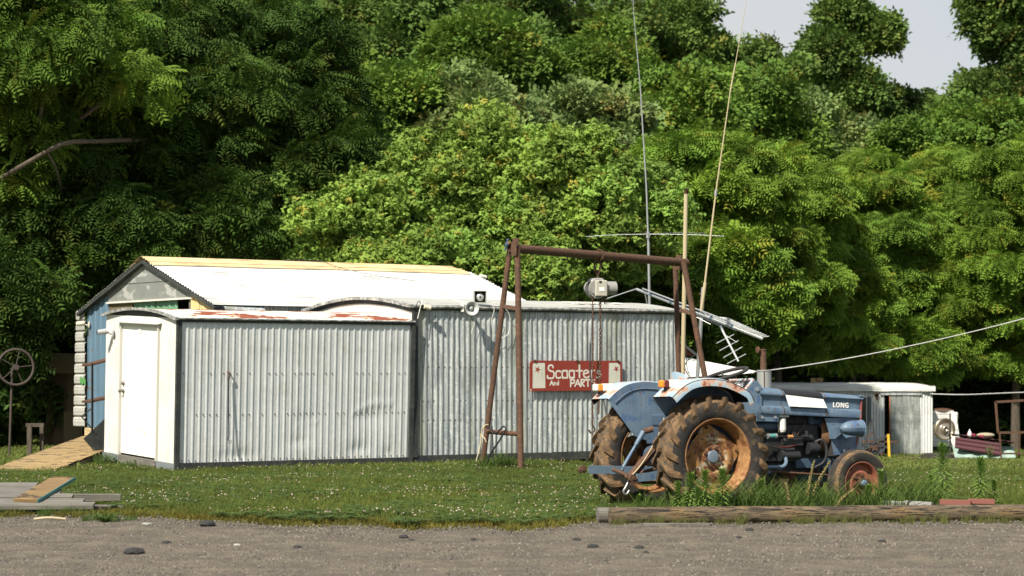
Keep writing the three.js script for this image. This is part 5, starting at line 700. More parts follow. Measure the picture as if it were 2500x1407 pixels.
{ const rg = RNG(21); const items = [['scrap_pipe', 'long rusty pipe lying in front of the far trailer door', 'pipe', M.rust, 2130, 2235, 1120, 0.035], ['scrap_plank', 'dark rotten plank lying right of the flat tyre', 'plank', M.greywood, 2310, 2380, 1126, 0.04], ['scrap_plank', 'dark plank lying under the flat tyre edge', 'plank', M.greywood, 2210, 2300, 1129, 0.035], ['scrap_plank', 'pale plank lying by the yellow post foot', 'plank', M.plank, 2150, 2210, 1122, 0.025], ['scrap_roll', 'thick rusty roll lying beside the far trailer door', 'roll', M.rust, 2192, 2238, 1119, 0.06]];
  for (const [n, lb, ct, m, u0, u1, v, r] of items) { const d = 50.5 + rg() * 3, a = gat(u0, d), b = gat(u1, d - 0.6); a.y += r + 0.01; b.y += r + 0.01; const g = n === 'scrap_plank' ? beamBox(V(0, 0, 0), b.clone().sub(a), 0.16, r) : bar(V(0, 0, 0), b.clone().sub(a), r, r, 10); const o = tag(obj(n, g, m), lb, ct); o.position.copy(a); } }
{ // scrap stand by the far trailer window and yellow post
  const o = thing('scrap_stand', 'rusty angle iron stand heaped with scrap by the far trailer', 'stand', gat(2140, 54.5)); const rg = RNG(9);
  obj('leg', [beamBox(V(-0.35, 0, 0), V(-0.15, 0.95, 0.0), 0.035, 0.035)], M.dark, o); obj('leg', beamBox(V(0.05, 0.0, 0.1), V(-0.12, 1.05, 0), 0.035, 0.035), M.dark, o); obj('leg', beamBox(V(0.5, 0, 0), V(0.5, 0.47, 0), 0.025, 0.025), M.dark, o);
  obj('top_rail', [beamBox(V(-0.35, 0.48, 0), V(0.52, 0.47, 0), 0.05, 0.02)], M.rust, o);
  for (let k = 0; k < 14; k++) { const a = V(-0.4 + rg() * 0.5, 0.1 + rg() * 0.5, -0.1 + rg() * 0.3); obj('scrap_bar', beamBox(a, a.clone().add(V(0.15 + rg() * 0.35, (rg() - 0.4) * 0.35, (rg() - 0.5) * 0.2)), 0.03 + rg() * 0.03, 0.015), rg() < 0.5 ? M.rust : M.dark, o); }
  const y = tag(obj('yellow_post', box(0.055, 0.66, 0.055, 0, 0.33, 0), M.yellowpaint), 'short yellow painted post in front of the far trailer doorway', 'post'); y.position.copy(gat(2172, 54)); y.rotation.z = 0.05; }
{ const o = thing('metal_roofing_stack', 'stack of maroon ribbed roofing sheets on a pale green tarp', 'roofing', gat(2390, 53)), s = F / 53; const w = (u, v, z = 0) => V((u - 1250) / s - o.position.x, EYE - (v - HOR) / s - o.position.y, z);
  const A = w(2328, 1066), B = w(2440, 1082), C = w(2326, 1094), D = w(2438, 1112);
  obj('tarp', sheet(24, 10, (i, j) => { const x = lerp(w(2326, 0).x, w(2475, 0).x, i / 24), t = j / 10; return [x, lerp(0.0, w(0, 1090).y, t), 0.35 - 0.35 * t + 0.06 * Math.sin(i * 1.1 + t * 2) * (1 - t) + 0.05 * (vnoise(i * 0.7, t * 4) - 0.5)]; }), M.tarp, o);
  obj('pallet_base', box(1.2, 0.2, 0.8, 0.1, 0.1, -0.4), M.plank, o);
  obj('roof_sheet', sheet(10, 30, (i, j) => { const t = j / 30, p = V().lerpVectors(V().lerpVectors(A, B, i / 10), V().lerpVectors(C, D, i / 10), t); return [p.x, p.y, 0.22 + 0.05 * t + 0.02 * Math.pow(Math.abs(Math.sin(t * 9)), 6)]; }), M.maroon, o);
  for (let k = 0; k < 3; k++) obj('roof_sheet', sheet(30, 4, (i, j) => { const p = V().lerpVectors(A, w(2475, 1086), i / 30); return [p.x, p.y + 0.012 + k * 0.02 + 0.02 * Math.pow(Math.abs(Math.sin(i * 0.7)), 5), lerp(0.24, -0.9, j / 4)]; }), M.maroon, o);
  obj('red_cloth', [rbox(0.2, 0.06, 0.15, 0.02, w(2375, 1063).x, w(2375, 1063).y, -0.2), rbox(0.12, 0.06, 0.15, 0.02, w(2400, 1066).x, w(2400, 1066).y, -0.2)], mat({ color: rgb(0.22, 0.02, 0.05) }), o);
  obj('cushion', new THREE.SphereGeometry(0.22, 16, 10).scale(1, 0.28, 0.7).translate(w(2413, 1064).x, w(2413, 1064).y, -0.3), mat({ color: rgb(0.32, 0.28, 0.19), roughness: 1 }), o);
  const b = tag(obj('plastic_bottle', [lathez([[0, -0.09], [0.045, -0.09], [0.048, -0.02], [0.044, 0.02], [0.036, 0.035], [0.014, 0.06], [0.014, 0.08], [0.008, 0.095], [0, 0.1]], 18).rotateX(-Math.PI / 2)], M.plasticwhite), 'white plastic squeeze bottle standing on the maroon roofing', 'bottle'); b.position.copy(P(2364, 1058, 53)); b.position.z = -52.82; }
{ const o = thing('brown_canopy', 'dark brown peaked canopy top beyond the maroon roofing', 'canopy', gat(2350, 72)), s = F / 72; const y = v => EYE - (v - HOR) / s - o.position.y;
  obj('canopy_top', [sheet(1, 1, (i, j) => j ? [i ? 0.48 : -0.9, y(1053), 0.6] : [-0.3, y(1022), -0.3]), sheet(1, 1, (i, j) => j ? [0.48, y(1053), i ? 0.6 : -1.2] : [-0.3, y(1022), -0.3])], M.brown, o); obj('valance', box(1.4, 0.06, 0.02, -0.2, y(1056), 0.6), M.brown, o); for (const x of [-0.85, 0.46]) obj('leg', box(0.04, y(1056), 0.04, x, y(1056) / 2, 0.58), M.dark, o); }
{ const o = thing('iron_stand', 'rusty rectangular iron frame on legs at the right edge', 'stand', gat(2442, 50)), s = F / 50; const w = (u, v) => V((u - 1250) / s - o.position.x, EYE - (v - HOR) / s - o.position.y, 0);
  const bars = [[[2431, 981], [2437, 1057]], [[2431, 982], [2500, 978]], [[2437, 1057], [2500, 1056]]]; obj('panel_frame', bars.map(([a, b]) => beamBox(w(...a), w(...b), 0.05, 0.03)), M.rust, o);
  obj('leg', beamBox(V(w(2446, 0).x, 0, 0), w(2441, 1060), 0.035, 0.03), M.rust, o); obj('leg', beamBox(V(w(2490, 0).x, 0, -0.1), w(2490, 1058), 0.035, 0.03), M.rust, o); obj('cross_bar', beamBox(w(2445, 1108), w(2495, 1108), 0.04, 0.03), M.rust, o); }
// ropes on the gantry's lower brace
tag(obj('black_rope', [tube([P(1183, 1040, 33.55), P(1200, 1050, 33.4), P(1212, 1058, 33.3), P(1228, 1042, 33.2), P(1235, 1046, 33.15), P(1220, 1075, 33.2), P(1200, 1105, 33.3), P(1185, 1140, 33.4)], 0.013, 50, 6), tube([P(1201, 1040, 33.4), P(1203, 1075, 33.35), P(1204, 1110, 33.3), P(1207, 1142, 33.3)], 0.011, 20, 6)], M.black), 'black rope looped over the low brace of the gantry', 'rope');
tag(obj('tan_rope', [tube([P(1192, 1037, 33.5), P(1180, 1042, 33.45), P(1176, 1062, 33.45), P(1184, 1072, 33.4), P(1187, 1080, 33.4)], 0.010, 24, 6), tube([P(1186, 1038, 33.5), P(1176, 1055, 33.5), P(1172, 1090, 33.45), P(1162, 1128, 33.4)], 0.009, 24, 6)], M.rope), 'tan rope end hanging from the left leg of the gantry', 'rope');
// broken asphalt lumps and stones on the gravel
function lump(r, seed, fl) { const g = new THREE.IcosahedronGeometry(r, 1), p = g.attributes.position; for (let i = 0; i < p.count; i++) { const x = p.getX(i), y = p.getY(i), z = p.getZ(i), k = 1 + 0.55 * (vnoise(x / r * 1.1 + seed, y / r * 1.1 + z / r + seed * 3) - 0.5) + 0.25 * (vnoise(x / r * 3 + seed, z / r * 3) - 0.5); p.setXYZ(i, x * k, y * k * fl, z * k); } g.deleteAttribute('normal'); g.computeVertexNormals(); return g; }
const lumps = [[325, 1356, 24, 'asphalt', 'largest black asphalt lump at the bottom edge of the gravel'], [405, 1330, 11, 'asphalt', 'small black lump above the largest asphalt lump'], [578, 1337, 9, 'stone', 'grey brown stone on the gravel right of the black lumps'], [507, 1291, 21, 'asphalt', 'dark flat asphalt slab at the grass edge below the small shed'], [357, 1289, 13, 'pale', 'pale flat stone at the grass edge on the left'], [985, 1322, 12, 'asphalt', 'black lump on the gravel in the middle, left of a twin'], [1005, 1327, 9, 'asphalt', 'black lump touching its twin at the middle of the gravel'], [1155, 1325, 10, 'asphalt', 'black lump on the gravel below the gantry'], [1410, 1325, 11, 'asphalt', 'black lump left of the log end on the gravel'], [1447, 1342, 15, 'asphalt', 'wide black lump low on the gravel below the log end'], [1560, 1343, 11, 'asphalt', 'flat black lump below the long log near its left part'], [1577, 1354, 8, 'asphalt', 'small black lump at the bottom edge below the log'], [1582, 1316, 7, 'asphalt', 'tiny black lump close under the log'], [1830, 1303, 11, 'asphalt', 'black lump right under the middle of the log'], [1803, 1320, 9, 'asphalt', 'black lump below the tractor engine on the gravel'], [2153, 1331, 10, 'asphalt', 'black lump on the gravel below the grey pavers'], [725, 1343, 10, 'asphalt', 'dark lump on gravel between the middle pair and stone'], [1970, 1274, 18, 'stone', 'grey stone lying against the long log']];
lumps.forEach(([u, v, r, k, lb], i) => { const d = F * EYE / (v - HOR), R0 = r / F * d, o = tag(obj(k === 'asphalt' ? 'asphalt_lump' : 'stone', lump(R0, i * 3.7 + 1, k === 'pale' ? 0.25 : i === 3 ? 0.4 : 0.5), k === 'asphalt' ? M.asphalt : k === 'pale' ? M.concrete : M.stone), lb, k === 'asphalt' ? 'lump' : 'stone', 'loose lumps on the gravel'); const x = (u - 1250) / F * d; o.position.set(x, gy(x, d) + R0 * 0.3 + 0.012, -d); o.rotation.y = i * 1.3; });
{ const st = thing('scrap_board', 'thin grey board lying under the left part of the log', 'board', P(1650, 1281, 21.3)); st.position.y = gy(st.position.x, 21.3) + 0.03; obj('board', [box(0.62, 0.022, 0.09, 0, 0, 0, R(2))], M.greywood, st); }
{ const st = tag(obj('straw_stick', tube([V(-0.15, 0, 0), V(0, 0.015, 0.02), V(0.16, 0.0, 0.0)], 0.012, 8, 5), M.rope), 'pale stick lying on the gravel near the grey deck', 'stick'); st.position.copy(P(120, 1279, F * EYE / 372)); st.position.y = gy(st.position.x, 22) + 0.03; }
// ---------- trees ----------
const leafMat = (r, g, b, t = 0.35) => new THREE.MeshPhysicalMaterial({ color: rgb(r, g, b), roughness: 0.7, transmission: t, thickness: 0, side: THREE.DoubleSide, specularIntensity: 0.18 });
const LEAF = { bright: leafMat(1, 1, 1), };
function leafTris(out, o, dir, up, L, W, fold = 0.25, droop = 0.2) { // a folded pointed leaf, four triangles
  const s = V().crossVectors(up, dir).normalize(), n = V().crossVectors(dir, s).normalize();
  const a = o.clone(), m = o.clone().addScaledVector(dir, L * 0.5).addScaledVector(n, -fold * W * 0.5), t = o.clone().addScaledVector(dir, L).addScaledVector(n, -droop * L), l = o.clone().addScaledVector(dir, L * 0.42).addScaledVector(s, W / 2), r = o.clone().addScaledVector(dir, L * 0.42).addScaledVector(s, -W / 2);
  for (const q of [a, m, l, l, m, t, a, r, m, r, t, m]) out.push(q.x, q.y, q.z);
}
const fromTris = p => { const g = new THREE.BufferGeometry(); g.setAttribute('position', new THREE.Float32BufferAttribute(p, 3)); g.computeVertexNormals(); return g; };
const SPRAY = {};
{
  let rg = RNG(31), p = [];
  for (let k = 0; k < 16; k++) { const t = k / 16, o = V((rg() - 0.5) * 0.10, (rg() - 0.5) * 0.08, t * 0.30), a = rg() * 6.28, dir = V(Math.cos(a) * 0.9, -0.7 + rg() * 0.8, 0.25 + Math.sin(a) * 0.7).normalize(), up = V((rg() - 0.5) * 1.2, 1, (rg() - 0.5) * 1.2).normalize(); leafTris(p, o, dir, up, 0.09 + rg() * 0.05, 0.06 + rg() * 0.03); }
  SPRAY.boxelder = prep(fromTris(p));
  p = []; for (let q = 0; q < 3; q++) { const a0 = (q - 1) * 0.75 + (rg() - 0.5) * 0.3, ro = V(Math.sin(a0), -0.05, Math.cos(a0)), n = 6; for (let k = 0; k < n; k++) { const t = (k + 0.6) / n, base = V(0, 0.02, q * 0.05).addScaledVector(ro, 0.36 * t).add(V(0, -0.16 * t * t, 0)); for (const s of [-1, 1]) { const d = V(ro.z * s, -0.22, -ro.x * s).addScaledVector(ro, 0.45).normalize(); leafTris(p, base, d, V(0, 1, 0), 0.125 * (0.65 + 0.5 * Math.sin(t * 2.9)), 0.046, 0.3, 0.25); } } }
  SPRAY.walnut = prep(fromTris(p));
  p = []; for (let k = 0; k < 24; k++) { const o = V((rg() - 0.5) * 0.5, (rg() - 0.5) * 0.32, rg() * 0.5), a = rg() * 6.28, dir = V(Math.cos(a), -0.3 + rg() * 0.4, Math.sin(a)).normalize(), up = V((rg() - 0.5), 1, (rg() - 0.5)).normalize(); leafTris(p, o, dir, up, 0.13 + rg() * 0.07, 0.08 + rg() * 0.03); }
  SPRAY.oak = prep(fromTris(p));
}
const qT = new THREE.Quaternion(), mB = new THREE.Matrix4();
function orient(x, y, z, out, s, roll) { const zx = out.clone().normalize(), xx = V(0, 1, 0).cross(zx); if (xx.lengthSq() < 1e-4) xx.set(1, 0, 0); xx.normalize(); const yx = V().crossVectors(zx, xx); mB.makeBasis(xx, yx, zx); qT.setFromRotationMatrix(mB); if (roll) qT.multiply(new THREE.Quaternion().setFromAxisAngle(V(0, 0, 1), roll)); return new THREE.Matrix4().compose(V(x, y, z), qT, V(s, s, s)); }
let nSpray = 0;
// u, d: where it stands; vt, vb: rows of crown top and bottom; rx: crown half width in metres
function tree(name, label, { u, d, vt, vb, rx, rz = rx * 0.85, kind = 'oak', n = 60, m = 70, size = 1, col = [0.08, 0.14, 0.03], seed = 1, cat = 'tree', group, rc = 0.3, trunkR = 0.12, lean = 0, gap = 0, drop = 0.35, ys = 0.85, wild = 0.45 }) {
  n = Math.round(n * 1.35); const rg = RNG(seed), x0 = (u - 1250) / F * d, y0 = gy(x0, d), o = thing(name, label, cat, V(x0, y0, -d), 0, group);
  const yT = EYE - (vt - HOR) / F * d - y0, yB = Math.max(0.1, EYE - (vb - HOR) / F * d - y0), cy = (yT + yB) / 2, ry = (yT - yB) / 2, cl = [];
  for (let k = 0; k < n * 3 && cl.length < n; k++) {
    const a = rg() * 6.283, q = rg() * 2 - 1, s = Math.sqrt(1 - q * q), r = Math.pow(rg(), 0.42), dx = s * Math.cos(a), dz = s * Math.sin(a);
    if (dz < -0.25 && rg() < 0.55) continue;
    const wob = 1 + 0.35 * (vnoise(dx * 2 + seed, q * 2 + dz + seed * 2) - 0.5);
    const c = V(dx * rx * r * wob * (1 - 0.30 * Math.max(0, q)), cy + q * ry * r * wob * 0.93, dz * rz * r * wob);
    if (gap && vnoise(c.x * 0.9 + seed, c.y * 0.9) < gap) continue;
    c.r = rx * rc * (0.5 + 0.95 * rg() * rg() + 0.3 * rg()); cl.push(c);
  }
  const places = [], cols = [], base = rgb(...col), tmp = V();
  for (const c of cl) { const tone = 0.80 + 0.4 * rg(), warm = rg(); for (let i = 0, mm = m * Math.pow(c.r / (rx * rc), 1.6); i < mm; i++) {
    const a = rg() * 6.283, q = rg() * (1 + drop) - drop, s = Math.sqrt(Math.max(0, 1 - q * q)), r = 0.45 + 0.6 * Math.sqrt(rg()), dx = s * Math.cos(a), dz = s * Math.sin(a);
    if (rg() < wild) tmp.set(rg() - 0.5, rg() * 1.1 - 0.55, rg() - 0.4); else tmp.set(dx + (rg() - 0.5) * 0.9, q * 0.3 - 0.5 + (rg() - 0.5) * 0.8, dz + 0.25 + (rg() - 0.5) * 0.9);
    places.push(orient(c.x + dx * c.r * r, c.y + q * c.r * ys * r, c.z + dz * c.r * r, tmp, size * (0.75 + 0.5 * rg()), (rg() - 0.5) * 2.2));
    const v = tone * (0.78 + 0.44 * rg()), y = (rg() < 0.06 ? 1.5 : 1) * (0.9 + 0.25 * warm); cols.push(new THREE.Color(base.r * v * y, base.g * v * (0.95 + 0.1 * warm), base.b * v)); } }
  nSpray += places.length;
  const w = [], top = V(lean, cy + ry * 0.55, 0);
  w.push(tube([V(0, -0.1, 0), V(lean * 0.2 + 0.1 * (rg() - 0.5), cy * 0.4, 0.1 * (rg() - 0.5)), V(lean * 0.6, cy * 0.8, 0), top], trunkR * 0.55, 10, 7), bar(V(0, -0.15, 0), V(lean * 0.15, cy * 0.45, 0), trunkR, trunkR * 0.6, 8));
  const lim = []; for (let k = 0; k < Math.min(18, cl.length); k++) { const c = cl[Math.floor(k / 18 * cl.length) % cl.length], f = V(lean * 0.5, lerp(yB * 0.9, cy, 0.3 + 0.6 * rg()), 0); lim.push(tube([f, V().lerpVectors(f, c, 0.5).add(V(0, -0.1 * rx, 0)), c.clone().add(V(0, c.r * 0.3, 0))], trunkR * (0.16 + 0.16 * rg()), 6, 5)); }
  obj('trunk', w, M.bark, o); obj('limbs', lim, M.bark, o); scatter('crown', SPRAY[kind], LEAF.bright, places, o, cols);
  return o;
}
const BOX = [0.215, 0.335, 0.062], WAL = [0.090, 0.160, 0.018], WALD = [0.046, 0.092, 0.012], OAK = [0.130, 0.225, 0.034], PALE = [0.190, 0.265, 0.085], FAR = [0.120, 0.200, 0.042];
// bright boxelders just behind the sheds
[[880, 46.5, 395, 760, 2.3, 80, 11, 'broad light green boxelder behind the barn roof ridge'], [1180, 47, 285, 740, 2.35, 95, 12, 'tallest light green boxelder above the barn roof end'], [1420, 45.5, 325, 745, 1.75, 75, 13, 'light green boxelder behind the gantry beam'], [1585, 49, 510, 760, 1.3, 40, 14, 'small light green boxelder right of the chain hoist'], [715, 48, 470, 690, 1.3, 40, 15, 'low light green boxelder by the slim dark mast'], [1045, 44.8, 560, 760, 1.5, 48, 16, 'low bushy boxelder rising right over the barn ridge'], [1300, 44, 590, 750, 1.0, 30, 17, 'small boxelder bush between barn roof end and hoist']].forEach(([u, d, vt, vb, rx, n, s, l]) => tree('boxelder_tree', l, { u, d, vt, vb, rx, n, m: 140, ys: 1.15, size: 0.74, kind: 'boxelder', col: BOX, seed: s, rc: 0.215, group: 'bright boxelders behind the sheds' }));
// dark walnuts on the left
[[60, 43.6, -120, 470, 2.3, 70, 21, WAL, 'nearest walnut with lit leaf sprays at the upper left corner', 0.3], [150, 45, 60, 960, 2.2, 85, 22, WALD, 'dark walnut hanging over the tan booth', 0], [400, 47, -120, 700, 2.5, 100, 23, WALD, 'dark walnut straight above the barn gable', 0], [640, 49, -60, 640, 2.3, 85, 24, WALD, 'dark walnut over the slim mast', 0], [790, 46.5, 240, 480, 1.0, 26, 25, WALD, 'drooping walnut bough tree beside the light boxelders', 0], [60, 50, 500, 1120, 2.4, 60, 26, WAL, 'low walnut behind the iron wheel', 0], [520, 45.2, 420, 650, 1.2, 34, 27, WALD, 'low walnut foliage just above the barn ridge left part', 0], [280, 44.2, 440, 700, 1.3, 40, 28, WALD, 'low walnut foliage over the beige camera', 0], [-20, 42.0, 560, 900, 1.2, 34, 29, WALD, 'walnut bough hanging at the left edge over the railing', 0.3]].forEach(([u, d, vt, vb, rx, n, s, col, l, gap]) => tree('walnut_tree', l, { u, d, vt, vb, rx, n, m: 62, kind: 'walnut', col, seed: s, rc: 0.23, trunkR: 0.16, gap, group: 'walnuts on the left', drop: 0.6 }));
{ const bl = scene.getObjectByName('walnut_tree'), q = v => v.sub(bl.position); obj('bare_limb', [tube([q(P(-60, 470, 42.6)), q(P(70, 395, 42.3)), q(P(150, 352, 42.3)), q(P(240, 345, 43.2)), q(P(400, 340, 45.5))], 0.045, 20, 7), tube([q(P(115, 372, 42.3)), q(P(135, 410, 42.6)), q(P(150, 470, 43.6))], 0.025, 10, 6)], M.bark, bl); }
// walnuts on the right, behind the far trailer
[[1720, 54, 250, 860, 2.1, 80, 31, 'walnut behind the leaning antenna'], [1900, 60, 320, 900, 2.3, 80, 32, 'walnut above the exhaust pipe'], [2110, 64, 370, 900, 2.4, 85, 33, 'walnut above the far trailer roof'], [2310, 66, 340, 930, 2.5, 85, 34, 'walnut overhanging the camper'], [2480, 63, 290, 960, 2.2, 75, 35, 'walnut at the right picture edge'], [1790, 48.5, 520, 900, 1.1, 40, 36, 'small walnut behind the television antenna'], [2080, 61.5, 640, 900, 1.3, 38, 37, 'low walnut bough right above the far trailer'], [2250, 62, 780, 930, 1.0, 26, 38, 'lowest walnut bough hanging past the far trailer corner']].forEach(([u, d, vt, vb, rx, n, s, l]) => tree('walnut_tree', l, { u, d, vt, vb, rx, n, m: 110, kind: 'walnut', size: 1.0, col: [0.150, 0.250, 0.030], seed: s, rc: 0.2, trunkR: 0.15, group: 'walnuts on the right', drop: 0.12, ys: 0.8, wild: 0.25 }));
// middle and back rows
[[900, 58, 130, 560, 2.6, 70, 41, OAK, 'round crowned tree behind the barn ridge, left of centre'], [1150, 57, 160, 480, 1.4, 40, 42, PALE, 'slim pointed tree in the upper middle'], [1410, 60, 190, 520, 2.0, 55, 43, PALE, 'pale round tree left of the tall whip antenna'], [1640, 66, 120, 620, 2.4, 60, 44, OAK, 'tree crossed by the tall whip antenna'], [720, 64, 60, 520, 2.6, 55, 45, FAR, 'shaded tree behind the dark walnuts'], [1820, 70, 150, 560, 2.5, 55, 46, OAK, 'tree crossed by the leaning antenna tip'], [2000, 74, 240, 620, 2.5, 55, 47, PALE, 'pale silvery tree under the sky gap'], [2230, 72, 300, 700, 2.4, 55, 48, OAK, 'tree right below the sky gap'], [2420, 76, 180, 700, 2.6, 55, 49, OAK, 'tree below the tallest right crown']].forEach(([u, d, vt, vb, rx, n, s, col, l]) => tree('broadleaf_tree', l, { u, d, vt, vb, rx, n, m: 46, kind: 'oak', size: 0.95, col, seed: s, rc: 0.21, group: 'middle row of trees' }));
[[560, 82, -140, 600, 3.6, 51], [820, 86, -120, 560, 3.4, 52], [1040, 84, -80, 520, 3.2, 53], [1270, 88, -100, 560, 3.4, 54], [1480, 90, -60, 560, 3.2, 55], [1640, 92, -20, 560, 2.6, 56], [250, 84, -160, 700, 3.8, 57], [-30, 82, -160, 900, 3.8, 58], [1180, 72, 40, 420, 2.4, 59], [1480, 76, 60, 480, 2.4, 60]].forEach(([u, d, vt, vb, rx, s], i) => tree('forest_tree', ['tall forest tree left of centre at the top edge', 'tall forest tree above the boxelders, left', 'tall forest tree above the middle boxelder', 'tall forest tree centre right at the top edge', 'tall forest tree left of the whip antenna top', 'tall forest tree right of the whip antenna top', 'tall forest tree behind the dark walnuts', 'tall forest tree behind the left edge walnut', 'forest tree in the dark gap above the slim pointed tree', 'forest tree behind the pale round tree'][i], { u, d, vt, vb, rx, n: 110, m: 42, kind: 'oak', size: 1.15, col: i > 7 ? OAK : FAR, seed: s, rc: 0.2, group: 'tall forest trees at the back' }));
[[2075, 94, -20, 340, 2.05, 61, 'tall dark tree against the sky, left of the gap', 0.4, 0.22], [2440, 90, -160, 640, 1.65, 62, 'tall tree against the sky at the upper right corner', 0.27, 0.28], [1870, 92, 95, 480, 2.6, 63, 'tree top forming the skyline right of the leaning antenna', 0.2], [1740, 96, 60, 420, 1.6, 64, 'tree top between the two antennas at the skyline', 0.25], [2250, 96, 225, 620, 2.4, 65, 'low tree top at the bottom of the sky gap', 0.2], [2010, 96, 130, 520, 2.0, 66, 'skyline tree left of the tall dark tree', 0.25]].forEach(([u, d, vt, vb, rx, s, l, gap, rc = 0.21]) => tree('skyline_tree', l, { u, d, vt, vb, rx, n: 150, m: 44, kind: 'oak', size: 1.1, col: FAR, seed: s, rc, gap, group: 'skyline trees' }));
{ // undergrowth under the trees
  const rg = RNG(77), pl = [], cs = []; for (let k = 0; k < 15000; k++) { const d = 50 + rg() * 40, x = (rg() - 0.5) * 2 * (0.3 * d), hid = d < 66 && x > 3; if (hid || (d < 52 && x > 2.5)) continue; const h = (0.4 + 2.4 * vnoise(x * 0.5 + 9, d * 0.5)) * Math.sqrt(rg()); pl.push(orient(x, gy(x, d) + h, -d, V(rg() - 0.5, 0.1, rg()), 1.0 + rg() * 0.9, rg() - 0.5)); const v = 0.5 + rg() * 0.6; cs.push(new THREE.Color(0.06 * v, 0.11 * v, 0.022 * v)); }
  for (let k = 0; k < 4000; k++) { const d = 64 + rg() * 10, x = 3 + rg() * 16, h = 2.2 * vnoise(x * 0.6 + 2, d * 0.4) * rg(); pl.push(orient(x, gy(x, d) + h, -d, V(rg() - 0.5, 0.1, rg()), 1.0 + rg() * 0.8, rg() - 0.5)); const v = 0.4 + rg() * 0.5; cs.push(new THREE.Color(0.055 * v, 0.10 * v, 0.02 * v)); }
  tag(scatter('undergrowth', SPRAY.oak, LEAF.bright, pl, null, cs), 'dark leafy undergrowth beneath the trees', 'undergrowth');
}
[[45, 46.8, 930, 1130, 0.75, 81, 'green shrub in the gap between iron wheel and tan booth'], [-40, 43, 880, 1140, 1.2, 82, 'shrub at the left edge behind the ramp foot'], [2440, 68, 960, 1080, 1.4, 83, 'dark shrub behind the rusty iron frame']].forEach(([u, d, vt, vb, rx, s, l]) => tree('shrub', l, { u, d, vt, vb, rx, n: 30, m: 60, kind: 'boxelder', col: [0.06, 0.11, 0.022], seed: s, rc: 0.3, trunkR: 0.04, cat: 'shrub', group: 'shrubs' }));

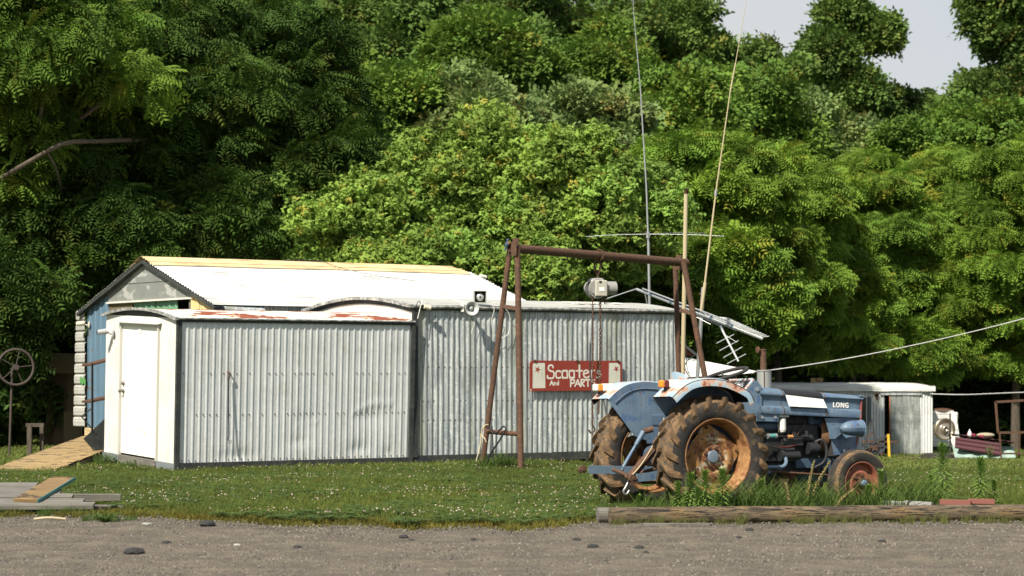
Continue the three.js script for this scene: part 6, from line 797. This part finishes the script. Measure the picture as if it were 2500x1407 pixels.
// ---------- lawn ----------
{
  const rg = RNG(91), mk = (nb, h, spread, w) => { const p = []; for (let k = 0; k < nb; k++) { const a = rg() * 6.28, r = spread * Math.sqrt(rg()), x = Math.cos(a) * r, z = Math.sin(a) * r, hh = h * (0.55 + 0.6 * rg()), l = hh * (0.2 + 0.7 * rg()), b = rg() * 6.28, s = rg() * 6.28, dx = Math.cos(s) * w, dz = Math.sin(s) * w, mx = x + Math.cos(b) * l * 0.35, mz = z + Math.sin(b) * l * 0.35, tx = x + Math.cos(b) * l, tz = z + Math.sin(b) * l; p.push(x - dx, 0, z - dz, x + dx, 0, z + dz, mx + dx * 0.8, hh * 0.6, mz + dz * 0.8, x - dx, 0, z - dz, mx + dx * 0.8, hh * 0.6, mz + dz * 0.8, mx - dx * 0.8, hh * 0.6, mz - dz * 0.8, mx - dx * 0.8, hh * 0.6, mz - dz * 0.8, mx + dx * 0.8, hh * 0.6, mz + dz * 0.8, tx, hh, tz); } return fromTris(p); };
  const clover = () => { const p = []; for (let k = 0; k < 9; k++) { const a = rg() * 6.28, r = 0.07 * Math.sqrt(rg()), o = V(Math.cos(a) * r, 0.04 + rg() * 0.035, Math.sin(a) * r); for (let q = 0; q < 3; q++) { const b = a + q * 2.09; leafTris(p, o, V(Math.cos(b), 0.1, Math.sin(b)).normalize(), V(0, 1, 0), 0.026, 0.024, 0.1, 0.05); } } return fromTris(p); };
  const near = [], nc = [], far = [], fc = [], cl = [], cc = [], fl = [], flc = [];
  const deck = (x, d) => x < -4.3 && d > 23.4 && d < 24.9;
  for (let k = 0; k < 58000; k++) { const d = 20.8 + 14.8 * Math.pow(rg(), 0.95), x = (rg() - 0.5) * 2 * 0.345 * d, e = d - edgeD(x); if (e < 0.04 + 1.2 * rg() * rg() * rg() || deck(x, d)) continue; const s = 0.65 + 0.5 * rg() + 0.5 * Math.max(0, vnoise(x * 1.3 + 3, d * 1.3) - 0.55), pt = vnoise(x * 0.8 + 50, d * 0.8 + 7), v = (0.7 + 0.5 * rg()) * (0.8 + 0.4 * pt); near.push(placeM(x, gy(x, d) - 0.005, -d, 0, rg() * 6.28, 0, s, s * (0.55 + 0.45 * ss(0, 1, e)), s)); const dry = (rg() < 0.10 ? 1.4 : 1) * (1 + 0.5 * ss(0.9, 0.1, e)); nc.push(new THREE.Color(0.120 * v * dry, 0.160 * v, 0.034 * v)); }
  for (let k = 0; k < 24000; k++) { const d = 19.6 + 15 * rg(), x = (rg() - 0.5) * 2 * 0.27 * d; if (deck(x, d) || d - edgeD(x) < 0.35 || vnoise(x * 0.9 + 13, d * 0.9) < 0.34) continue; const s = 0.8 + 0.5 * rg(), v = 0.75 + 0.5 * rg(); cl.push(placeM(x, gy(x, d), -d, 0, rg() * 6.28, 0, s)); cc.push(new THREE.Color(0.098 * v, 0.165 * v, 0.034 * v)); }
  for (let k = 0; k < 26000; k++) { const d = 33.5 + 28 * rg(), x = rg() < 0.75 ? 1.5 + rg() * 0.24 * d : -(rg() * 0.3 * d); const s = 1.5 + 0.9 * rg(), v = 0.75 + 0.5 * rg(); far.push(placeM(x, gy(x, d) - 0.01, -d, 0, rg() * 6.28, 0, s, s * 0.7, s)); fc.push(new THREE.Color(0.150 * v, 0.185 * v, 0.044 * v)); }
  for (let k = 0; k < 15000 && fl.length < 2600; k++) { const d = 20 + 36 * Math.pow(rg(), 1.5), x = (rg() - 0.5) * 2 * 0.26 * d, e = d - edgeD(x); if (e < 0.7 || vnoise(x * 0.55 + 3, d * 0.8 + 20) + 0.4 * vnoise(x * 2.5, d * 2.5) < 0.60 || (d > 36 && x < 3)) continue; const s = 0.7 + 0.6 * rg(); fl.push(placeM(x, gy(x, d) + 0.075 + 0.035 * rg(), -d, 0, rg() * 6, 0, s, s * 0.9, s)); const b = rg(); flc.push(new THREE.Color(0.42 - 0.12 * b, 0.37 - 0.17 * b, 0.29 - 0.13 * b)); }
  tag(scatter('grass', mk(22, 0.10, 0.085, 0.0035), LEAF.bright, near, null, nc), 'mown green lawn grass between gravel and sheds', 'grass');
  tag(scatter('grass', mk(20, 0.09, 0.10, 0.005), LEAF.bright, far, null, fc), 'far grass sloping away to the right-hand trailer', 'grass');
  tag(scatter('clover_leaves', clover(), LEAF.bright, cl, null, cc), 'clover leaves spread through the lawn', 'clover');
  tag(scatter('clover_flowers', new THREE.IcosahedronGeometry(0.0085, 1), mat({ color: rgb(1, 1, 1), roughness: 1 }), fl, null, flc), 'small pale clover flower heads dotted over the lawn', 'flowers');
  // tall rank grass round the tractor
  const tg = [], tc = []; for (let k = 0; k < 210; k++) { const t = rg(), x = lerp(0.9, 4.4, t), d = 22.55 + 1.5 * rg() * rg() + (x > 3.9 ? 0.3 : 0), s = (0.6 + 0.7 * rg()) * (0.5 + 0.6 * ss(0.9, 2.0, x)); tg.push(placeM(x, gy(x, d) - 0.01, -d, 0, rg() * 6.28, 0, s)); const v = 0.7 + 0.5 * rg(); tc.push(new THREE.Color(0.095 * v, 0.150 * v, 0.032 * v)); }
  for (let k = 0; k < 110; k++) { const x = lerp(0.95, 5.4, rg()), d = 21.35 + 0.25 * rg(); const dd = d + (x - 0.95) * 0.15, s = 0.18 + 0.25 * rg(); tg.push(placeM(x, gy(x, dd), -dd, 0, rg() * 6.28, 0, s)); const v = 0.8 + 0.4 * rg(); tc.push(new THREE.Color(0.14 * v, 0.155 * v, 0.045 * v)); }
  for (const [u, d, n, s0] of [[280, 34.2, 40, 0.7], [330, 33.4, 30, 0.5], [1225, 33.6, 40, 0.7], [1180, 33.4, 20, 0.6], [1300, 34, 14, 0.5], [480, 32.6, 16, 0.3], [900, 34, 20, 0.3], [265, 22.2, 46, 0.3], [150, 23.3, 20, 0.35]]) for (let k = 0; k < n; k++) { const x = (u - 1250) / F * d + (rg() - 0.5) * 0.5, dd = d + (rg() - 0.5) * 0.4, s = s0 * (0.5 + 0.7 * rg()); tg.push(placeM(x, gy(x, dd), -dd, 0, rg() * 6.28, 0, s)); const v = 0.7 + 0.5 * rg(); tc.push(new THREE.Color(0.09 * v, 0.15 * v, 0.03 * v)); }
  tag(scatter('tall_grass', mk(26, 0.34, 0.09, 0.0045), LEAF.bright, tg, null, tc), 'rank tall grass growing round the tractor and shed feet', 'grass');
  // gravel stones
  const pb = [], pc = []; for (let k = 0; k < 52000; k++) { const d = 16 + 7.5 * rg(), x = (rg() - 0.5) * 2 * 0.26 * d; if (d > edgeD(x) + 0.35 * rg()) continue; const s = 0.003 + 0.009 * Math.pow(rg(), 4); pb.push(placeM(x, gy(x, d) + 0.016, -d, rg() * 6, rg() * 6, rg() * 6, s, s * 0.75, s * (0.8 + 0.5 * rg()))); const t = rg(), v = t < 0.2 ? 0.045 : 0.085 + 0.15 * rg() * rg(); pc.push(new THREE.Color(v * 1.12, v, v * 0.84)); }
  tag(scatter('gravel', new THREE.IcosahedronGeometry(1, 1), mat({ color: rgb(1, 1, 1), roughness: 1 }), pb, null, pc), 'loose pale gravel stones on the road', 'gravel');
}
// ---------- single weeds ----------
const weedMat = leafMat(0.17, 0.27, 0.055), seedMat = mat({ color: rgb(0.20, 0.16, 0.06), roughness: 1 }), stemMat = mat({ color: rgb(0.13, 0.17, 0.05), roughness: 0.9 });
function horseweed(label, u, d, h, seed) {
  const rg = RNG(seed), x = (u - 1250) / F * d, o = thing('horseweed', label, 'weed', V(x, gy(x, d) - 0.01, -d), rg() * 6, 'single weeds'), p = [], n = Math.round(90 + h * 130);
  for (let k = 0; k < n; k++) { const t = 0.10 + 0.90 * Math.pow(k / n, 0.85), a = k * 2.4 + rg() * 0.5, e = lerp(-0.1, 1.0, ss(0.55, 1, t)), L = h * (0.24 - 0.13 * Math.abs(t - 0.45)) * (0.8 + 0.4 * rg()) * (t > 0.94 ? 0.8 : 1); leafTris(p, V(0, t * h, 0), V(Math.cos(a), 0.35 + e, Math.sin(a)).normalize(), V(0, 1, 0), L, 0.020 + 0.010 * rg(), 0.2, 0.34 - 0.2 * e); }
  obj('stem', bar(V(0, 0, 0), V(0, h, 0), 0.006, 0.003, 6), stemMat, o); const l = obj('leaves', fromTris(p), weedMat, o); l.userData.kind = 'stuff';
}
[[2302, 24.2, 0.62, 'tallest horseweed in front of the round hub stand'], [2273, 24.3, 0.34, 'small horseweed left of the tallest one'], [2395, 24.0, 0.50, 'horseweed above the right red paver'], [2428, 24.1, 0.30, 'small horseweed at the far right'], [2152, 22.9, 0.42, 'horseweed covering the right side of front wheel'], [2122, 22.9, 0.30, 'small horseweed before the front wheel hub'], [1687, 22.5, 0.42, 'horseweed at the left side of the big near wheel'], [1722, 22.4, 0.44, 'horseweed in front of the big rim, left'], [1764, 22.4, 0.46, 'horseweed in front of the big rim, right'], [1656, 22.6, 0.34, 'horseweed left of the big near tyre'], [1705, 22.35, 0.30, 'short horseweed low before the near tyre'], [1858, 22.7, 0.36, 'horseweed right of the big near tyre'], [1752, 22.3, 0.26, 'short horseweed below the big rim'], [1560, 22.9, 0.22, 'short weed between the rear wheels']].forEach(([u, d, h, l], i) => horseweed(l, u, d, h * 1.15, 200 + i));
function bushWeed(label, u, d, h, w, seed, col = [0.085, 0.155, 0.03]) {
  const rg = RNG(seed), x = (u - 1250) / F * d, o = thing('bushy_weed', label, 'weed', V(x, gy(x, d) - 0.01, -d), rg() * 6, 'single weeds'), st = [], p = [];
  for (let k = 0; k < 14; k++) { const a = rg() * 6.28, tip = V(Math.cos(a) * w * rg(), h * (0.6 + 0.4 * rg()), Math.sin(a) * w * rg()); st.push(bar(V(0, 0, 0), tip, 0.004, 0.002, 5)); for (let q = 0; q < 26; q++) { const t = 0.2 + 0.8 * q / 26, b = rg() * 6.28; leafTris(p, tip.clone().multiplyScalar(t).add(V((rg() - 0.5) * 0.04, 0, (rg() - 0.5) * 0.04)), V(Math.cos(b), 0.5 + rg() * 0.5, Math.sin(b)).normalize(), V(0, 1, 0), 0.035 + 0.03 * rg(), 0.010, 0.2, 0.2); } }
  obj('stems', st, stemMat, o); const l = obj('leaves', fromTris(p), leafMat(...col), o); l.userData.kind = 'stuff';
}
bushWeed('bushy weed at the right edge of the big near tyre', 1825, 22.6, 0.44, 0.22, 301); bushWeed('feathery weed at the foot of the gantry', 1222, 33.2, 0.34, 0.2, 302); bushWeed('leafy weed under the white shed corner', 262, 34.0, 0.26, 0.25, 303, [0.11, 0.17, 0.06]); bushWeed('leafy weed below the shed door sill', 318, 33.4, 0.18, 0.25, 304, [0.11, 0.17, 0.06]); bushWeed('low weed in front of the engine', 1925, 22.8, 0.28, 0.25, 305, [0.13, 0.16, 0.05]); bushWeed('drooping weed beside the maroon roofing', 2418, 50, 0.5, 0.16, 306); bushWeed('low tuft on the gravel edge at lower left', 262, 21.9, 0.12, 0.2, 307);
function dock(label, u, d, h, lean, seed) { const rg = RNG(seed), x = (u - 1250) / F * d, o = thing('dock_weed', label, 'weed', V(x, gy(x, d) - 0.01, -d), 0, 'single weeds'), tip = V(lean, h, 0.02), sd = []; obj('stem', tube([V(0, 0, 0), V(lean * 0.35, h * 0.5, 0), tip], 0.005, 10, 5), stemMat, o); for (let k = 0; k < 90; k++) { const t = 0.42 + 0.58 * k / 90, q = V(lean * t * t * 1.0, h * t, 0.02 * t), r = 0.018 * (1.2 - t); const a = rg() * 6.28; sd.push(new THREE.IcosahedronGeometry(0.0075 * (0.7 + 0.6 * rg()), 0).translate(q.x + Math.cos(a) * r, q.y + Math.sin(a * 2) * 0.008, q.z + Math.sin(a) * r)); } obj('seed_spike', sd, seedMat, o); }
dock('upright dock seed spike before the engine', 1968, 22.7, 0.62, 0.08, 401); dock('dock seed spike leaning right before the engine', 1974, 22.75, 0.62, 0.22, 402); dock('low dock spike bending over the front tyre', 2028, 22.6, 0.34, 0.24, 403); dock('short dock spike left of the tall pair', 1930, 22.6, 0.40, -0.05, 404);
console.log('sprays', nSpray);
renderer.render(scene, camera);
